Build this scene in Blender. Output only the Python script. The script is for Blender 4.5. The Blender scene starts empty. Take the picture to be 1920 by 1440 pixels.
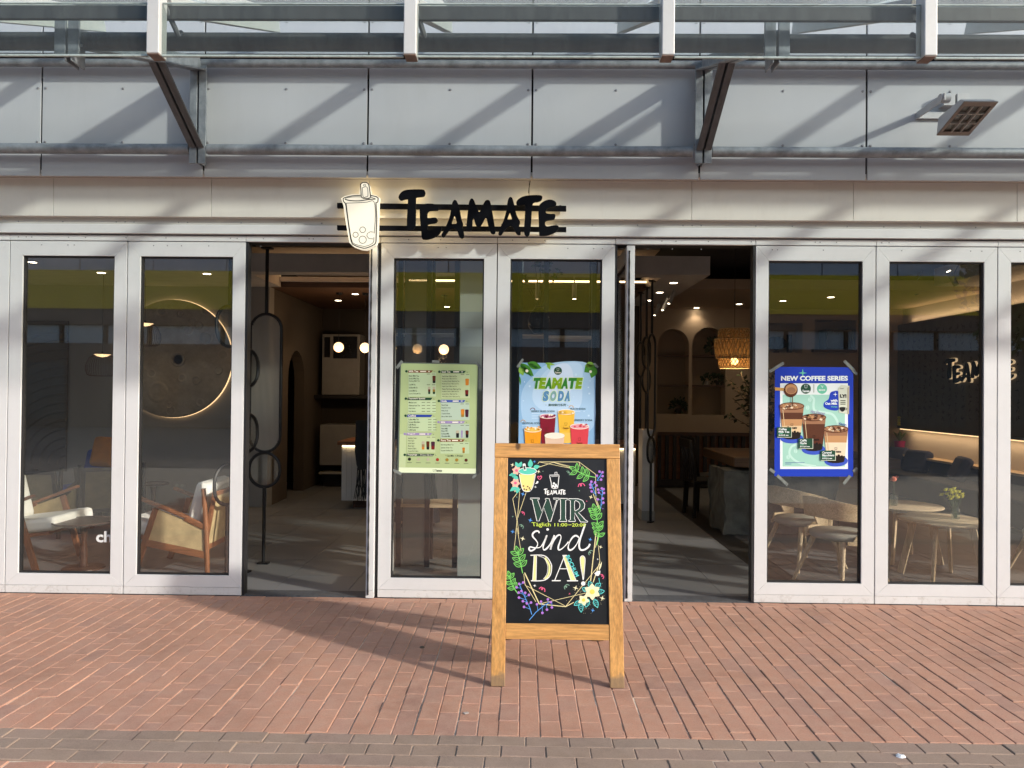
import bpy, math, random
from mathutils import Vector, Matrix
from mathutils.geometry import tessellate_polygon
random.seed(7)
sc = bpy.context.scene
C = sc.collection
R = math.radians
# ------------------------------------------------------------------ camera
FPX = 1387.0
CAM = Vector((0, -5.73, 1.61))
YAW, PIT, ROLL = .0139, .0096, .0095
fw = Vector((-math.sin(YAW)*math.cos(PIT), math.cos(YAW)*math.cos(PIT), math.sin(PIT)))
rt = Vector((math.cos(YAW), math.sin(YAW), 0))
upv = rt.cross(fw)
r2 = rt*math.cos(ROLL) + upv*math.sin(ROLL)
u2 = -rt*math.sin(ROLL) + upv*math.cos(ROLL)
cd = bpy.data.cameras.new('camera')
cam = bpy.data.objects.new('camera', cd)
C.objects.link(cam)
m = Matrix((r2, u2, -fw)).transposed().to_4x4()
m.translation = CAM
cam.matrix_world = m
cd.sensor_width = 36
cd.lens = FPX/1920*36
cd.clip_start = .05
cd.clip_end = 500
sc.camera = cam
# ------------------------------------------------------------------ sky, sun, exposure
TOSUN = Vector((1.83, -1.0, .79)).normalized()
w = bpy.data.worlds.new('World')
sc.world = w
w.use_nodes = True
nt = w.node_tree
bg = nt.nodes['Background']
sky = nt.nodes.new('ShaderNodeTexSky')
sky.sky_type = 'NISHITA'
sky.sun_disc = False
sky.sun_elevation = math.asin(TOSUN.z)
sky.sun_rotation = math.atan2(TOSUN.x, TOSUN.y)
sky.air_density = 1.0
sky.dust_density = 2.0
nt.links.new(sky.outputs[0], bg.inputs[0])
bg.inputs[1].default_value = .15
sd = bpy.data.lights.new('sun', 'SUN')
sd.energy = 2.2
sd.angle = R(2.0)
sd.color = (1, .945, .85)
so = bpy.data.objects.new('sun', sd)
C.objects.link(so)
so.rotation_euler = (-TOSUN).to_track_quat('-Z', 'Y').to_euler()
so.location = TOSUN*40
vs = sc.view_settings
vs.view_transform = 'Standard'
vs.look = 'None'
vs.exposure = 1.03
vs.gamma = 1
vs.use_curve_mapping = False
sc.cycles.use_denoising = True
sc.cycles.max_bounces = 8
sc.cycles.transparent_max_bounces = 16
sc.cycles.sample_clamp_indirect = 4
sc.cycles.caustics_reflective = False
sc.cycles.caustics_refractive = False

# ------------------------------------------------------------------ from picture to place
def ray(px, py):
    return fw*FPX + r2*(px-960) - u2*(py-720)
def P(px, py, Y):
    d = ray(px, py)
    return CAM + d*((Y-CAM.y)/d.y)
def G(px, py, z=0.0):
    d = ray(px, py)
    return CAM + d*((z-CAM.z)/d.z)
def PX(px, py, X):
    d = ray(px, py)
    return CAM + d*((X-CAM.x)/d.x)
def plane_map(p0, n):
    n = n.normalized()
    def f(px, py, k=0):
        d = ray(px, py)
        q = CAM + d*((p0-CAM).dot(n)/d.dot(n))
        return q + n*k
    return f

# ------------------------------------------------------------------ materials
MATS = {}
def new_mat(name):
    mt = bpy.data.materials.new(name)
    mt.use_nodes = True
    MATS[name] = mt
    t = mt.node_tree
    return mt, t, t.nodes['Principled BSDF']
def N(t, kind, **kw):
    n = t.nodes.new('ShaderNode'+kind)
    for k, v in kw.items():
        if k.startswith('i_'):
            n.inputs[k[2:].replace('_', ' ')].default_value = v
        else:
            setattr(n, k, v)
    return n
def coords(t, stretch=(1, 1, 1)):
    tc = N(t, 'TexCoord')
    oi = N(t, 'ObjectInfo')
    mp = N(t, 'Mapping')
    mp.inputs['Scale'].default_value = stretch
    mu = N(t, 'Vector', ) if False else t.nodes.new('ShaderNodeVectorMath')
    mu.operation = 'SCALE'
    mu.inputs[0].default_value = (37, 91, 53)
    t.links.new(oi.outputs['Random'], mu.inputs['Scale'])
    ad = t.nodes.new('ShaderNodeVectorMath')
    ad.operation = 'ADD'
    t.links.new(tc.outputs['Object'], ad.inputs[0])
    t.links.new(mu.outputs[0], ad.inputs[1])
    t.links.new(ad.outputs[0], mp.inputs['Vector'])
    return mp.outputs[0], oi
def ramp(t, fac, stops):
    r = N(t, 'ValToRGB')
    e = r.color_ramp.elements
    while len(e) > 1:
        e.remove(e[-1])
    e[0].position = stops[0][0]
    e[0].color = (*stops[0][1], 1)
    for p, c in stops[1:]:
        x = e.new(p)
        x.color = (*c, 1)
    t.links.new(fac, r.inputs[0])
    return r.outputs[0]
def mixc(t, fac, a, b, mode='MIX'):
    n = N(t, 'Mix', data_type='RGBA', blend_type=mode)
    for s, v in ((0, fac), (6, a), (7, b)):
        if isinstance(v, (int, float)):
            n.inputs[s].default_value = v
        elif isinstance(v, tuple):
            n.inputs[s].default_value = (*v, 1)
        else:
            t.links.new(v, n.inputs[s])
    return n.outputs[2]
def pm(name, col, rough=.6, metal=0, var=.1, vscale=4, bump=0, bscale=80, spec=.5, stretch=(1, 1, 1), dirt=0, dirtcol=(.12, .1, .08), dscale=9, objvar=0):
    mt, t, b = new_mat(name)
    co, oi = coords(t, stretch)
    n1 = N(t, 'TexNoise', i_Scale=vscale, i_Detail=5.0, i_Roughness=.6)
    t.links.new(co, n1.inputs['Vector'])
    lo = tuple(c*(1-var) for c in col)
    hi = tuple(min(1, c*(1+var)) for c in col)
    c = ramp(t, n1.outputs[0], [(.3, lo), (.7, hi)])
    if objvar:
        c = mixc(t, oi.outputs['Random'], c, tuple(x*(1-objvar) for x in col))
    if dirt:
        n3 = N(t, 'TexNoise', i_Scale=dscale, i_Detail=8.0, i_Roughness=.75)
        t.links.new(co, n3.inputs['Vector'])
        f = ramp(t, n3.outputs[0], [(.52, (0, 0, 0)), (.72, (dirt,)*3)])
        c = mixc(t, f, c, dirtcol)
    t.links.new(c, b.inputs['Base Color'])
    b.inputs['Roughness'].default_value = rough
    b.inputs['Metallic'].default_value = metal
    b.inputs['Specular IOR Level'].default_value = spec
    n2 = N(t, 'TexNoise', i_Scale=bscale, i_Detail=4.0)
    t.links.new(co, n2.inputs['Vector'])
    rr = N(t, 'MapRange')
    rr.inputs['To Min'].default_value = max(0, rough-.12)
    rr.inputs['To Max'].default_value = min(1, rough+.12)
    t.links.new(n1.outputs[0], rr.inputs[0])
    t.links.new(rr.outputs[0], b.inputs['Roughness'])
    if bump:
        bp = N(t, 'Bump', i_Strength=bump, i_Distance=.004)
        t.links.new(n2.outputs[0], bp.inputs['Height'])
        t.links.new(bp.outputs[0], b.inputs['Normal'])
    return mt
def flat(name, col, rough=.55, spec=.3):
    mt, t, b = new_mat(name)
    b.inputs['Base Color'].default_value = (*col, 1)
    b.inputs['Roughness'].default_value = rough
    b.inputs['Specular IOR Level'].default_value = spec
    return mt
def srgb(r, g, b):
    return tuple(((c/255+.055)/1.055)**2.4 if c > 10 else c/255/12.92 for c in (r, g, b))
def emit(name, col, s):
    mt, t, b = new_mat(name)
    b.inputs['Base Color'].default_value = (*col, 1)
    b.inputs['Emission Color'].default_value = (*col, 1)
    b.inputs['Emission Strength'].default_value = s
    return mt
def wood(name, col, col2, axis='Z', scale=1.0, rough=.5, knots=False, bump=.15):
    st = {'X': (.9, 14, 14), 'Y': (14, .9, 14), 'Z': (14, 14, .9)}[axis]
    mt, t, b = new_mat(name)
    co, oi = coords(t, tuple(s*scale for s in st))
    n0 = N(t, 'TexNoise', i_Scale=1.2, i_Detail=6.0, i_Roughness=.65, i_Distortion=.7)
    t.links.new(co, n0.inputs['Vector'])
    n1 = N(t, 'TexNoise', i_Scale=7.0, i_Detail=5.0, i_Roughness=.7)
    t.links.new(co, n1.inputs['Vector'])
    c1 = ramp(t, n0.outputs[0], [(.3, col2), (.5, col), (.72, tuple(min(1, x*1.18) for x in col))])
    g = ramp(t, n1.outputs[0], [(.35, (.5,)*3), (.62, (1.05,)*3)])
    c = mixc(t, .75, c1, g, 'MULTIPLY')
    if knots:
        co2, _ = coords(t, (1, 1, .6))
        v = N(t, 'TexVoronoi', i_Scale=5.0)
        t.links.new(co2, v.inputs['Vector'])
        k = ramp(t, v.outputs['Distance'], [(.05, (1, 1, 1)), (.1, (0, 0, 0))])
        c = mixc(t, k, c, tuple(x*.25 for x in col2))
    if knots:
        tc = N(t, 'TexCoord')
        sx = N(t, 'SeparateXYZ')
        t.links.new(tc.outputs['Object'], sx.inputs[0])
        n5 = N(t, 'TexNoise', i_Scale=26.0, i_Detail=6.0)
        t.links.new(tc.outputs['Object'], n5.inputs['Vector'])
        ma = N(t, 'Math', operation='MULTIPLY_ADD')
        t.links.new(n5.outputs[0], ma.inputs[0])
        ma.inputs[1].default_value = -.09
        t.links.new(sx.outputs[2], ma.inputs[2])
        ft = ramp(t, ma.outputs[0], [(0, (.75,)*3), (.03, (0, 0, 0))])
        c = mixc(t, ft, c, (.17, .13, .09))
    t.links.new(c, b.inputs['Base Color'])
    b.inputs['Roughness'].default_value = rough
    bp = N(t, 'Bump', i_Strength=bump, i_Distance=.002)
    t.links.new(n1.outputs[0], bp.inputs['Height'])
    t.links.new(bp.outputs[0], b.inputs['Normal'])
    return mt
def glass(name, tint, ior=1.5, dirt=0.0, dscale=6, rough=0.0, dcol=(.45, .48, .45), refl=1.0, streak=(1, 1, .25)):
    mt, t, b = new_mat(name)
    t.nodes.remove(b)
    out = [n for n in t.nodes if n.type == 'OUTPUT_MATERIAL'][0]
    tr = N(t, 'BsdfTransparent')
    tr.inputs[0].default_value = (*tint, 1)
    gl = N(t, 'BsdfGlossy')
    gl.inputs['Roughness'].default_value = rough
    gl.inputs['Color'].default_value = (refl, refl, refl, 1)
    fr = N(t, 'Fresnel')
    ge = N(t, 'NewGeometry')
    e1 = N(t, 'Math', operation='MULTIPLY_ADD')
    t.links.new(ge.outputs['Backfacing'], e1.inputs[0])
    e1.inputs[1].default_value = -2
    e1.inputs[2].default_value = 1
    e2 = N(t, 'Math', operation='POWER')
    e2.inputs[0].default_value = ior
    t.links.new(e1.outputs[0], e2.inputs[1])
    t.links.new(e2.outputs[0], fr.inputs['IOR'])
    mx = N(t, 'MixShader')
    t.links.new(fr.outputs[0], mx.inputs[0])
    t.links.new(tr.outputs[0], mx.inputs[1])
    t.links.new(gl.outputs[0], mx.inputs[2])
    last = mx.outputs[0]
    if dirt:
        co, _ = coords(t, streak)
        n = N(t, 'TexNoise', i_Scale=dscale, i_Detail=8.0, i_Roughness=.75)
        t.links.new(co, n.inputs['Vector'])
        f = ramp(t, n.outputs[0], [(.3, (dirt*.3,)*3), (.75, (dirt,)*3)])
        df = N(t, 'BsdfDiffuse')
        df.inputs[0].default_value = (*dcol, 1)
        tl = N(t, 'BsdfTranslucent')
        tl.inputs[0].default_value = (*dcol, 1)
        m0 = N(t, 'MixShader')
        m0.inputs[0].default_value = .5
        t.links.new(df.outputs[0], m0.inputs[1])
        t.links.new(tl.outputs[0], m0.inputs[2])
        m2 = N(t, 'MixShader')
        t.links.new(f, m2.inputs[0])
        t.links.new(last, m2.inputs[1])
        t.links.new(m0.outputs[0], m2.inputs[2])
        last = m2.outputs[0]
    t.links.new(last, out.inputs[0])
    return mt
def brick_mat(name, cols, dust=(.40, .28, .215)):
    mt, t, b = new_mat(name)
    co, oi = coords(t)
    ge = N(t, 'NewGeometry')
    ad = N(t, 'Math', operation='ADD')
    t.links.new(oi.outputs['Random'], ad.inputs[0])
    t.links.new(ge.outputs['Random Per Island'], ad.inputs[1])
    fr = N(t, 'Math', operation='FRACT')
    t.links.new(ad.outputs[0], fr.inputs[0])
    k = len(cols)
    base = ramp(t, fr.outputs[0], [(i/(k-1), c) for i, c in enumerate(cols)])
    wp = ge.outputs['Position']
    n1 = N(t, 'TexNoise', i_Scale=1.1, i_Detail=6.0, i_Roughness=.7)
    t.links.new(wp, n1.inputs['Vector'])
    st = ramp(t, n1.outputs[0], [(.3, (.66, .65, .66)), (.5, (.95, .95, .95)), (.72, (1.08, 1.07, 1.06))])
    c = mixc(t, 1.0, base, st, 'MULTIPLY')
    n2 = N(t, 'TexNoise', i_Scale=150.0, i_Detail=3.0, i_Roughness=.7)
    t.links.new(wp, n2.inputs['Vector'])
    sp = ramp(t, n2.outputs[0], [(.3, (.66,)*3), (.55, (1, 1, 1)), (.75, (1.15,)*3)])
    c = mixc(t, .8, c, sp, 'MULTIPLY')
    n4 = N(t, 'TexNoise', i_Scale=14.0, i_Detail=7.0, i_Roughness=.7)
    t.links.new(wp, n4.inputs['Vector'])
    ds = ramp(t, n4.outputs[0], [(.42, (.1,)*3), (.75, (.6,)*3)])
    c = mixc(t, ds, c, dust)
    n3 = N(t, 'TexNoise', i_Scale=5.5, i_Detail=9.0, i_Roughness=.8)
    t.links.new(wp, n3.inputs['Vector'])
    ch = ramp(t, n3.outputs[0], [(.66, (0, 0, 0)), (.74, (.7,)*3)])
    c = mixc(t, ch, c, (.5, .42, .37))
    t.links.new(c, b.inputs['Base Color'])
    b.inputs['Roughness'].default_value = .8
    b.inputs['Specular IOR Level'].default_value = .35
    bp = N(t, 'Bump', i_Strength=.35, i_Distance=.003)
    t.links.new(n2.outputs[0], bp.inputs['Height'])
    t.links.new(bp.outputs[0], b.inputs['Normal'])
    return mt

# ------------------------------------------------------------------ mesh building
ORG = {}
class MB:
    def __init__(s):
        s.v = []
        s.f = []
    def add(s, vs_, fs):
        o = len(s.v)
        s.v += [Vector(p) for p in vs_]
        s.f += [tuple(i+o for i in f) for f in fs]
        return s
    def box(s, x0, x1, y0, y1, z0, z1):
        return s.add([(x0, y0, z0), (x1, y0, z0), (x1, y1, z0), (x0, y1, z0), (x0, y0, z1), (x1, y0, z1), (x1, y1, z1), (x0, y1, z1)],
                     [(3, 2, 1, 0), (4, 5, 6, 7), (0, 1, 5, 4), (1, 2, 6, 5), (2, 3, 7, 6), (3, 0, 4, 7)])
    def beam(s, p, q, wd, hg, side=None):
        p, q = Vector(p), Vector(q)
        d = (q-p).normalized()
        sx = Vector(side).normalized() if side else d.cross(Vector((0, 0, 1)))
        if sx.length < 1e-4:
            sx = Vector((1, 0, 0))
        sx = (sx - d*sx.dot(d)).normalized()
        uy = sx.cross(d)
        a, b = sx*wd/2, uy*hg/2
        return s.add([p-a-b, p+a-b, p+a+b, p-a+b, q-a-b, q+a-b, q+a+b, q-a+b],
                     [(0, 1, 2, 3), (7, 6, 5, 4), (4, 5, 1, 0), (5, 6, 2, 1), (6, 7, 3, 2), (7, 4, 0, 3)])
    def tube(s, pts, r, n=10, closed=False, caps=True):
        pts = [Vector(p) for p in pts]
        k = len(pts)
        rr = r if isinstance(r, (list, tuple)) else [r]*k
        rings = []
        prev = None
        for i in range(k):
            if closed:
                d = pts[(i+1) % k]-pts[i-1]
            else:
                d = pts[min(i+1, k-1)]-pts[max(i-1, 0)]
            d.normalize()
            if prev is None:
                a = d.orthogonal().normalized()
            else:
                a = (prev - d*prev.dot(d))
                a = a.normalized() if a.length > 1e-5 else d.orthogonal().normalized()
            prev = a
            b = d.cross(a)
            rings.append([pts[i]+(a*math.cos(2*math.pi*j/n)+b*math.sin(2*math.pi*j/n))*rr[i] for j in range(n)])
        vs_ = [p for rg in rings for p in rg]
        fs = []
        for i in range(k if closed else k-1):
            i2 = (i+1) % k
            for j in range(n):
                fs.append((i*n+j, i*n+(j+1) % n, i2*n+(j+1) % n, i2*n+j))
        if caps and not closed:
            fs.append(tuple(reversed(range(n))))
            fs.append(tuple((k-1)*n+j for j in range(n)))
        return s.add(vs_, fs)
    def lathe(s, prof, n=20, c=(0, 0, 0), cap0=False, cap1=False):
        c = Vector(c)
        vs_ = [c+Vector((r*math.cos(2*math.pi*j/n), r*math.sin(2*math.pi*j/n), z)) for r, z in prof for j in range(n)]
        fs = [(i*n+j, i*n+(j+1) % n, (i+1)*n+(j+1) % n, (i+1)*n+j) for i in range(len(prof)-1) for j in range(n)]
        if cap0:
            fs.append(tuple(reversed(range(n))))
        if cap1:
            fs.append(tuple((len(prof)-1)*n+j for j in range(n)))
        return s.add(vs_, fs)
    def ball(s, c, r, n=14, sq=(1, 1, 1)):
        k = n//2
        pr = [(max(1e-4, math.sin(math.pi*i/k)), -math.cos(math.pi*i/k)) for i in range(k+1)]
        o = len(s.v)
        s.lathe([(a, z) for a, z in pr], n)
        for i in range(o, len(s.v)):
            p = s.v[i]
            s.v[i] = Vector(c)+Vector((p.x*r*sq[0], p.y*r*sq[1], p.z*r*sq[2]))
        return s
    def plate(s, loops, mp, depth=None, k=0):
        """flat shape (first loop outline, others holes) mapped to the place; depth vector gives thickness away from the viewer"""
        tri = tessellate_polygon([[Vector((x, -y, 0)) for x, y in lp] for lp in loops])
        flatp = [p for lp in loops for p in lp]
        front = [mp(x, y, k) for x, y in flatp]
        fs = []
        for a, b, c in tri:
            pa, pb, pc = flatp[a], flatp[b], flatp[c]
            ar = (pb[0]-pa[0])*(pc[1]-pa[1])-(pb[1]-pa[1])*(pc[0]-pa[0])
            fs.append((a, b, c) if ar < 0 else (c, b, a))
        if depth is None:
            return s.add(front, fs)
        n = len(front)
        back = [p+depth for p in front]
        f2 = list(fs)+[(c+n, b+n, a+n) for a, b, c in fs]
        o = 0
        for lp in loops:
            q = len(lp)
            for i in range(q):
                j = (i+1) % q
                f2.append((o+i, o+i+n, o+j+n, o+j))
            o += q
        return s.add(front+back, f2)
    def ribbon(s, pts, wd, mp, k=0, closed=False, taper=None):
        n = len(pts)
        L, Rr = [], []
        for i in range(n):
            if closed:
                a, b = pts[i-1], pts[(i+1) % n]
            else:
                a, b = pts[max(i-1, 0)], pts[min(i+1, n-1)]
            dx, dy = b[0]-a[0], b[1]-a[1]
            l = math.hypot(dx, dy) or 1
            h = wd/2*(taper[i] if taper else 1)
            nx, ny = -dy/l*h, dx/l*h
            L.append(mp(pts[i][0]+nx, pts[i][1]+ny, k))
            Rr.append(mp(pts[i][0]-nx, pts[i][1]-ny, k))
        q = n if closed else n-1
        return s.add(L+Rr, [(i, n+i, n+(i+1) % n, (i+1) % n) for i in range(q)])
    def disc(s, cx, cy, r, mp, k=0, n=14, ry=None):
        ry = ry or r
        return s.plate([[(cx+r*math.cos(2*math.pi*i/n), cy+ry*math.sin(2*math.pi*i/n)) for i in range(n)]], mp, None, k)
    def rot(s, ang, about=(0, 0, 0), axis='Z'):
        mm = Matrix.Rotation(ang, 3, axis)
        a = Vector(about)
        s.v = [mm @ (p-a)+a for p in s.v]
        return s
    def mesh(s, name, mat, o=None):
        me = bpy.data.meshes.new(name)
        vs_ = [p-o for p in s.v] if o is not None else s.v
        me.from_pydata([tuple(p) for p in vs_], [], s.f)
        me.materials.append(MATS[mat] if isinstance(mat, str) else mat)
        return me
    def build(s, name, mat, parent=None, smooth=False, bevel=0, local=False, label=None, cat=None, group=None, kind=None):
        if parent is not None:
            o = None if local else ORG.get(parent.name, Vector())
        elif local:
            o = None
        else:
            xs = [p.x for p in s.v]; ys = [p.y for p in s.v]; zs = [p.z for p in s.v]
            o = Vector(((min(xs)+max(xs))/2, (min(ys)+max(ys))/2, min(zs)))
        me = s.mesh(name, mat, o)
        ob = bpy.data.objects.new(name, me)
        C.objects.link(ob)
        if parent is not None:
            ob.parent = parent
            ORG[ob.name] = ORG.get(parent.name, Vector())
        elif o is not None:
            ob.location = o
            ORG[ob.name] = o
        if smooth:
            me.polygons.foreach_set('use_smooth', [True]*len(me.polygons))
            if smooth != 'all':
                me.set_sharp_from_angle(angle=R(40))
        if bevel:
            b = ob.modifiers.new('bevel', 'BEVEL')
            b.width = bevel
            b.segments = 2
            b.limit_method = 'ANGLE'
            b.angle_limit = R(35)
            b.harden_normals = False
        tag(ob, label, cat, group, kind)
        return ob
def tag(o, label=None, cat=None, group=None, kind=None):
    if label: o['label'] = label
    if cat: o['category'] = cat
    if group: o['group'] = group
    if kind: o['kind'] = kind
    return o
def thing(name, label, cat, loc=(0, 0, 0), rz=0, group=None):
    o = bpy.data.objects.new(name, None)
    C.objects.link(o)
    o.location = loc
    o.rotation_euler = (0, 0, rz)
    o.empty_display_size = .1
    ORG[o.name] = Vector(loc)
    return tag(o, label, cat, group)
def copy_tree(o, parent=None, loc=None, rz=None, label=None):
    c = o.copy()
    C.objects.link(c)
    c.parent = parent
    if loc is not None:
        c.location = loc
    if rz is not None:
        c.rotation_euler = (0, 0, rz)
    if label:
        c['label'] = label
    for ch in o.children:
        copy_tree(ch, c)
    return c
def smooth_loop(pts, n=4, closed=True):
    k = len(pts)
    out = []
    for i in range(k if closed else k-1):
        g = (lambda j: pts[j % k]) if closed else (lambda j: pts[max(0, min(k-1, j))])
        p0, p1, p2, p3 = g(i-1), g(i), g(i+1), g(i+2)
        for j in range(n):
            t = j/n
            out.append(tuple(.5*((2*p1[a])+(-p0[a]+p2[a])*t+(2*p0[a]-5*p1[a]+4*p2[a]-p3[a])*t*t+(-p0[a]+3*p1[a]-3*p2[a]+p3[a])*t**3) for a in (0, 1)))
    if not closed:
        out.append(tuple(pts[-1]))
    return out
_dg = None
def text_polys(s, bold=0.0):
    cu = bpy.data.curves.new('txt', 'FONT')
    cu.body = s
    cu.size = 1
    cu.resolution_u = 3
    cu.offset = bold
    ob = bpy.data.objects.new('txt', cu)
    C.objects.link(ob)
    dg = bpy.context.evaluated_depsgraph_get()
    me = ob.evaluated_get(dg).to_mesh()
    V = [(v.co.x, v.co.y) for v in me.vertices]
    Fc = [tuple(p.vertices) for p in me.polygons]
    ob.evaluated_get(dg).to_mesh_clear()
    bpy.data.objects.remove(ob)
    bpy.data.curves.remove(cu)
    return V, Fc
def text_px(mb, s, x0, y0, x1, y1, mp, k=0, bold=0.0, shear=0, ang=0):
    """lettering fitted to the box x0..x1, y0..y1 of the sheet; ang turns it about the box's centre"""
    V, Fc = text_polys(s, bold)
    if not V:
        return
    xa = min(v[0] for v in V); xb = max(v[0] for v in V)
    ya = min(v[1] for v in V); yb = max(v[1] for v in V)
    cx, cy = (x0+x1)/2, (y0+y1)/2
    ca, sa = math.cos(ang), math.sin(ang)
    out = []
    for x, y in V:
        u = (x-xa)/(xb-xa or 1)
        v = (y-ya)/(yb-ya or 1)
        qx = x0+(x1-x0)*u + shear*(v-.5)*(y1-y0)
        qy = y1-(y1-y0)*v
        dx, dy = qx-cx, qy-cy
        out.append(mp(cx+dx*ca-dy*sa, cy+dx*sa+dy*ca, k))
    mb.add(out, [tuple(f) for f in Fc])
# ------------------------------------------------------------------ material list
pm('white_frame', (.66, .67, .685), .38, 0, .03, 2, .03, 120, .5, dirt=.10, dirtcol=(.4, .37, .33), dscale=14)
pm('kick_frame', (.64, .645, .65), .45, 0, .04, 2, .05, 90, .4, dirt=.55, dirtcol=(.30, .27, .23), dscale=22)
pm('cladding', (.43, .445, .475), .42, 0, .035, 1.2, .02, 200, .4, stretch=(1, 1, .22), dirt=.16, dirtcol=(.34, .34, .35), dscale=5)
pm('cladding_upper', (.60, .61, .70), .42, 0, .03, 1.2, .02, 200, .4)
pm('beige_panel', (.66, .64, .60), .45, 0, .03, 1.5, .02, 200, .4, stretch=(1, 1, .3), dirt=.2, dirtcol=(.45, .41, .37), dscale=5)
pm('grey_trim', (.50, .48, .46), .5, 0, .05, 3, .03, 100)
pm('seal', (.012, .012, .014), .6)
pm('dark_gap', (.01, .01, .01), .8)
pm('galvanised', (.215, .235, .26), .55, .25, .32, 11, .08, 60, .5, stretch=(1, 1, 1), dirt=.3, dirtcol=(.38, .41, .45), dscale=16)
pm('galvanised_dark', (.085, .09, .10), .55, .2, .3, 12, .08, 60, .5, stretch=(3, 1, 1), dirt=.25, dirtcol=(.22, .22, .21), dscale=14)
pm('tube_dark', (.062, .064, .066), .6, .1, .3, 8, .1, 60, .4, stretch=(4, 1, 1), dirt=.35, dirtcol=(.16, .16, .155), dscale=10)
pm('steel_post', (.52, .53, .53), .45, .1, .06, 6, .05, 60, .5, dirt=.22, dirtcol=(.3, .27, .22), dscale=12)
pm('rust_cap', (.17, .12, .10), .7, 0, .3, 20)
pm('screw', (.23, .23, .25), .4, .3)
glass('pane', (.975, .98, .965), 1.74, .008, 5, 0)
glass('canopy_glass', (.82, .86, .85), 1.25, .12, 5, 0, (.30, .315, .31))
glass('roof_glass', (.94, .98, .97), 1.3, .14, 4, 0, (.75, .82, .80))
pm('glass_edge', (.30, .36, .35), .3, 0, .2, 20, spec=.6, dirt=.5, dirtcol=(.6, .65, .62), dscale=18)
brick_mat('red_brick', [(.445, .232, .16), (.465, .242, .166), (.49, .257, .178), (.44, .236, .172), (.475, .246, .165), (.405, .226, .172), (.495, .26, .18)], (.44, .30, .225))
brick_mat('dark_brick', [(.28, .20, .155), (.315, .23, .175), (.295, .205, .165), (.34, .245, .19), (.26, .195, .155)], (.33, .25, .20))
pm('joint_sand', (.55, .47, .38), .95, 0, .3, 30, .6, 200)
pm('ground', (.22, .19, .17), .9, 0, .2, 3, .2, 60)
pm('tile', (.19, .192, .197), .42, 0, .10, 2.2, .02, 60, .5, objvar=.07)
pm('grout', (.42, .42, .41), .8)
pm('dark_tile', (.04, .034, .03), .35, 0, .2, 5)
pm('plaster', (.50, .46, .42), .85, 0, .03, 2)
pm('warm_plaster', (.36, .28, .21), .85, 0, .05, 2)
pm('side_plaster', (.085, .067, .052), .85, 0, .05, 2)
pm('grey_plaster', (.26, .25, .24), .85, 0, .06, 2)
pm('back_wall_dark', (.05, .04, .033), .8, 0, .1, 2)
pm('white_ceiling', (.42, .40, .385), .85)
pm('void_black', (.012, .012, .014), .9)
wood('wood_ceiling', (.12, .06, .035), (.08, .04, .02), 'X', .6)
wood('board_pine', (.62, .33, .105), (.50, .235, .062), 'Z', 1.0, .5, True)
wood('board_pine_flat', (.60, .315, .10), (.49, .23, .06), 'X', 1.0, .5, True)
wood('teak', (.27, .108, .045), (.18, .066, .025), 'Z', 1.3, .4)
wood('teak_flat', (.27, .108, .045), (.18, .066, .025), 'X', 1.3, .4)
wood('oak', (.68, .52, .34), (.57, .41, .25), 'X', 1.2, .5)
wood('oak_leg', (.68, .52, .34), (.57, .41, .25), 'Z', 1.2, .5)
wood('walnut', (.07, .03, .018), (.045, .02, .012), 'X', 1.2, .4)
pm('black_wood', (.012, .009, .008), .5)
pm('black_metal', (.014, .014, .016), .45, .3)
pm('cushion', (.80, .79, .75), .95, 0, .05, 8, .3, 160)
pm('dark_cushion', (.03, .036, .045), .95, 0, .15, 8, .3, 160)
pm('blue_cloth', (.03, .06, .28), .9, 0, .15, 8, .3, 160)
pm('orange_cloth', (.50, .20, .03), .9, 0, .15, 8, .3, 160)
pm('grey_pad', (.38, .37, .33), .9, 0, .05, 8, .2, 160)
wood('table_brown', (.13, .07, .035), (.08, .04, .02), 'X', .8)
pm('navy_cushion', (.022, .03, .075), .95, 0, .15, 8, .3, 160)
emit('letter_glow', (1, .72, .42), .28)
pm('opposite_shop', (.10, .11, .12), .4, 0, .3, .6)
flat('flute', (.27, .255, .23), .4, .5)  # pale colour of solid strips painting in the ribs' bright refraction lines
pm('stone', (.115, .117, .105), .85, 0, .35, 5, .5, 30)
pm('leaf', (.045, .085, .025), .6, 0, .3, 6)
pm('dark_leaf', (.02, .035, .015), .6, 0, .3, 6)
pm('tree_leaf', (.07, .11, .025), .6, 0, .35, 3)
pm('bark', (.10, .075, .05), .9, 0, .2, 10, .4)
pm('yellow_band', (.95, .68, .02), .6, 0, .03, 2)
pm('opposite_grey', (.62, .64, .74), .6, 0, .04, 2)
pm('opposite_brown', (.14, .11, .10), .7, 0, .08, 2)
pm('opposite_window', (.48, .54, .60), .2, 0, .2, .7)
pm('appliance', (.27, .26, .25), .4)
pm('screen_black', (.008, .008, .01), .25)
def rattan(name, c1, c2, sc_=160):
    mt, t, b = new_mat(name)
    co, oi = coords(t)
    ch = N(t, 'TexWave', wave_type='BANDS', bands_direction='Z', i_Scale=sc_, i_Distortion=1.5)
    ch2 = N(t, 'TexWave', wave_type='BANDS', bands_direction='DIAGONAL', i_Scale=sc_*.8, i_Distortion=1.5)
    n = N(t, 'TexNoise', i_Scale=9.0, i_Detail=5.0)
    for q in (ch, ch2, n):
        t.links.new(co, q.inputs['Vector'])
    a = mixc(t, ch.outputs[1], c2, c1)
    a = mixc(t, .5, a, ch2.outputs[0], 'MULTIPLY')
    s_ = ramp(t, n.outputs[0], [(.3, (.75,)*3), (.7, (1.1,)*3)])
    a = mixc(t, 1.0, a, s_, 'MULTIPLY')
    t.links.new(a, b.inputs['Base Color'])
    b.inputs['Roughness'].default_value = .7
rattan('rattan', (.86, .68, .38), (.66, .48, .24), 90)
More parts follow.
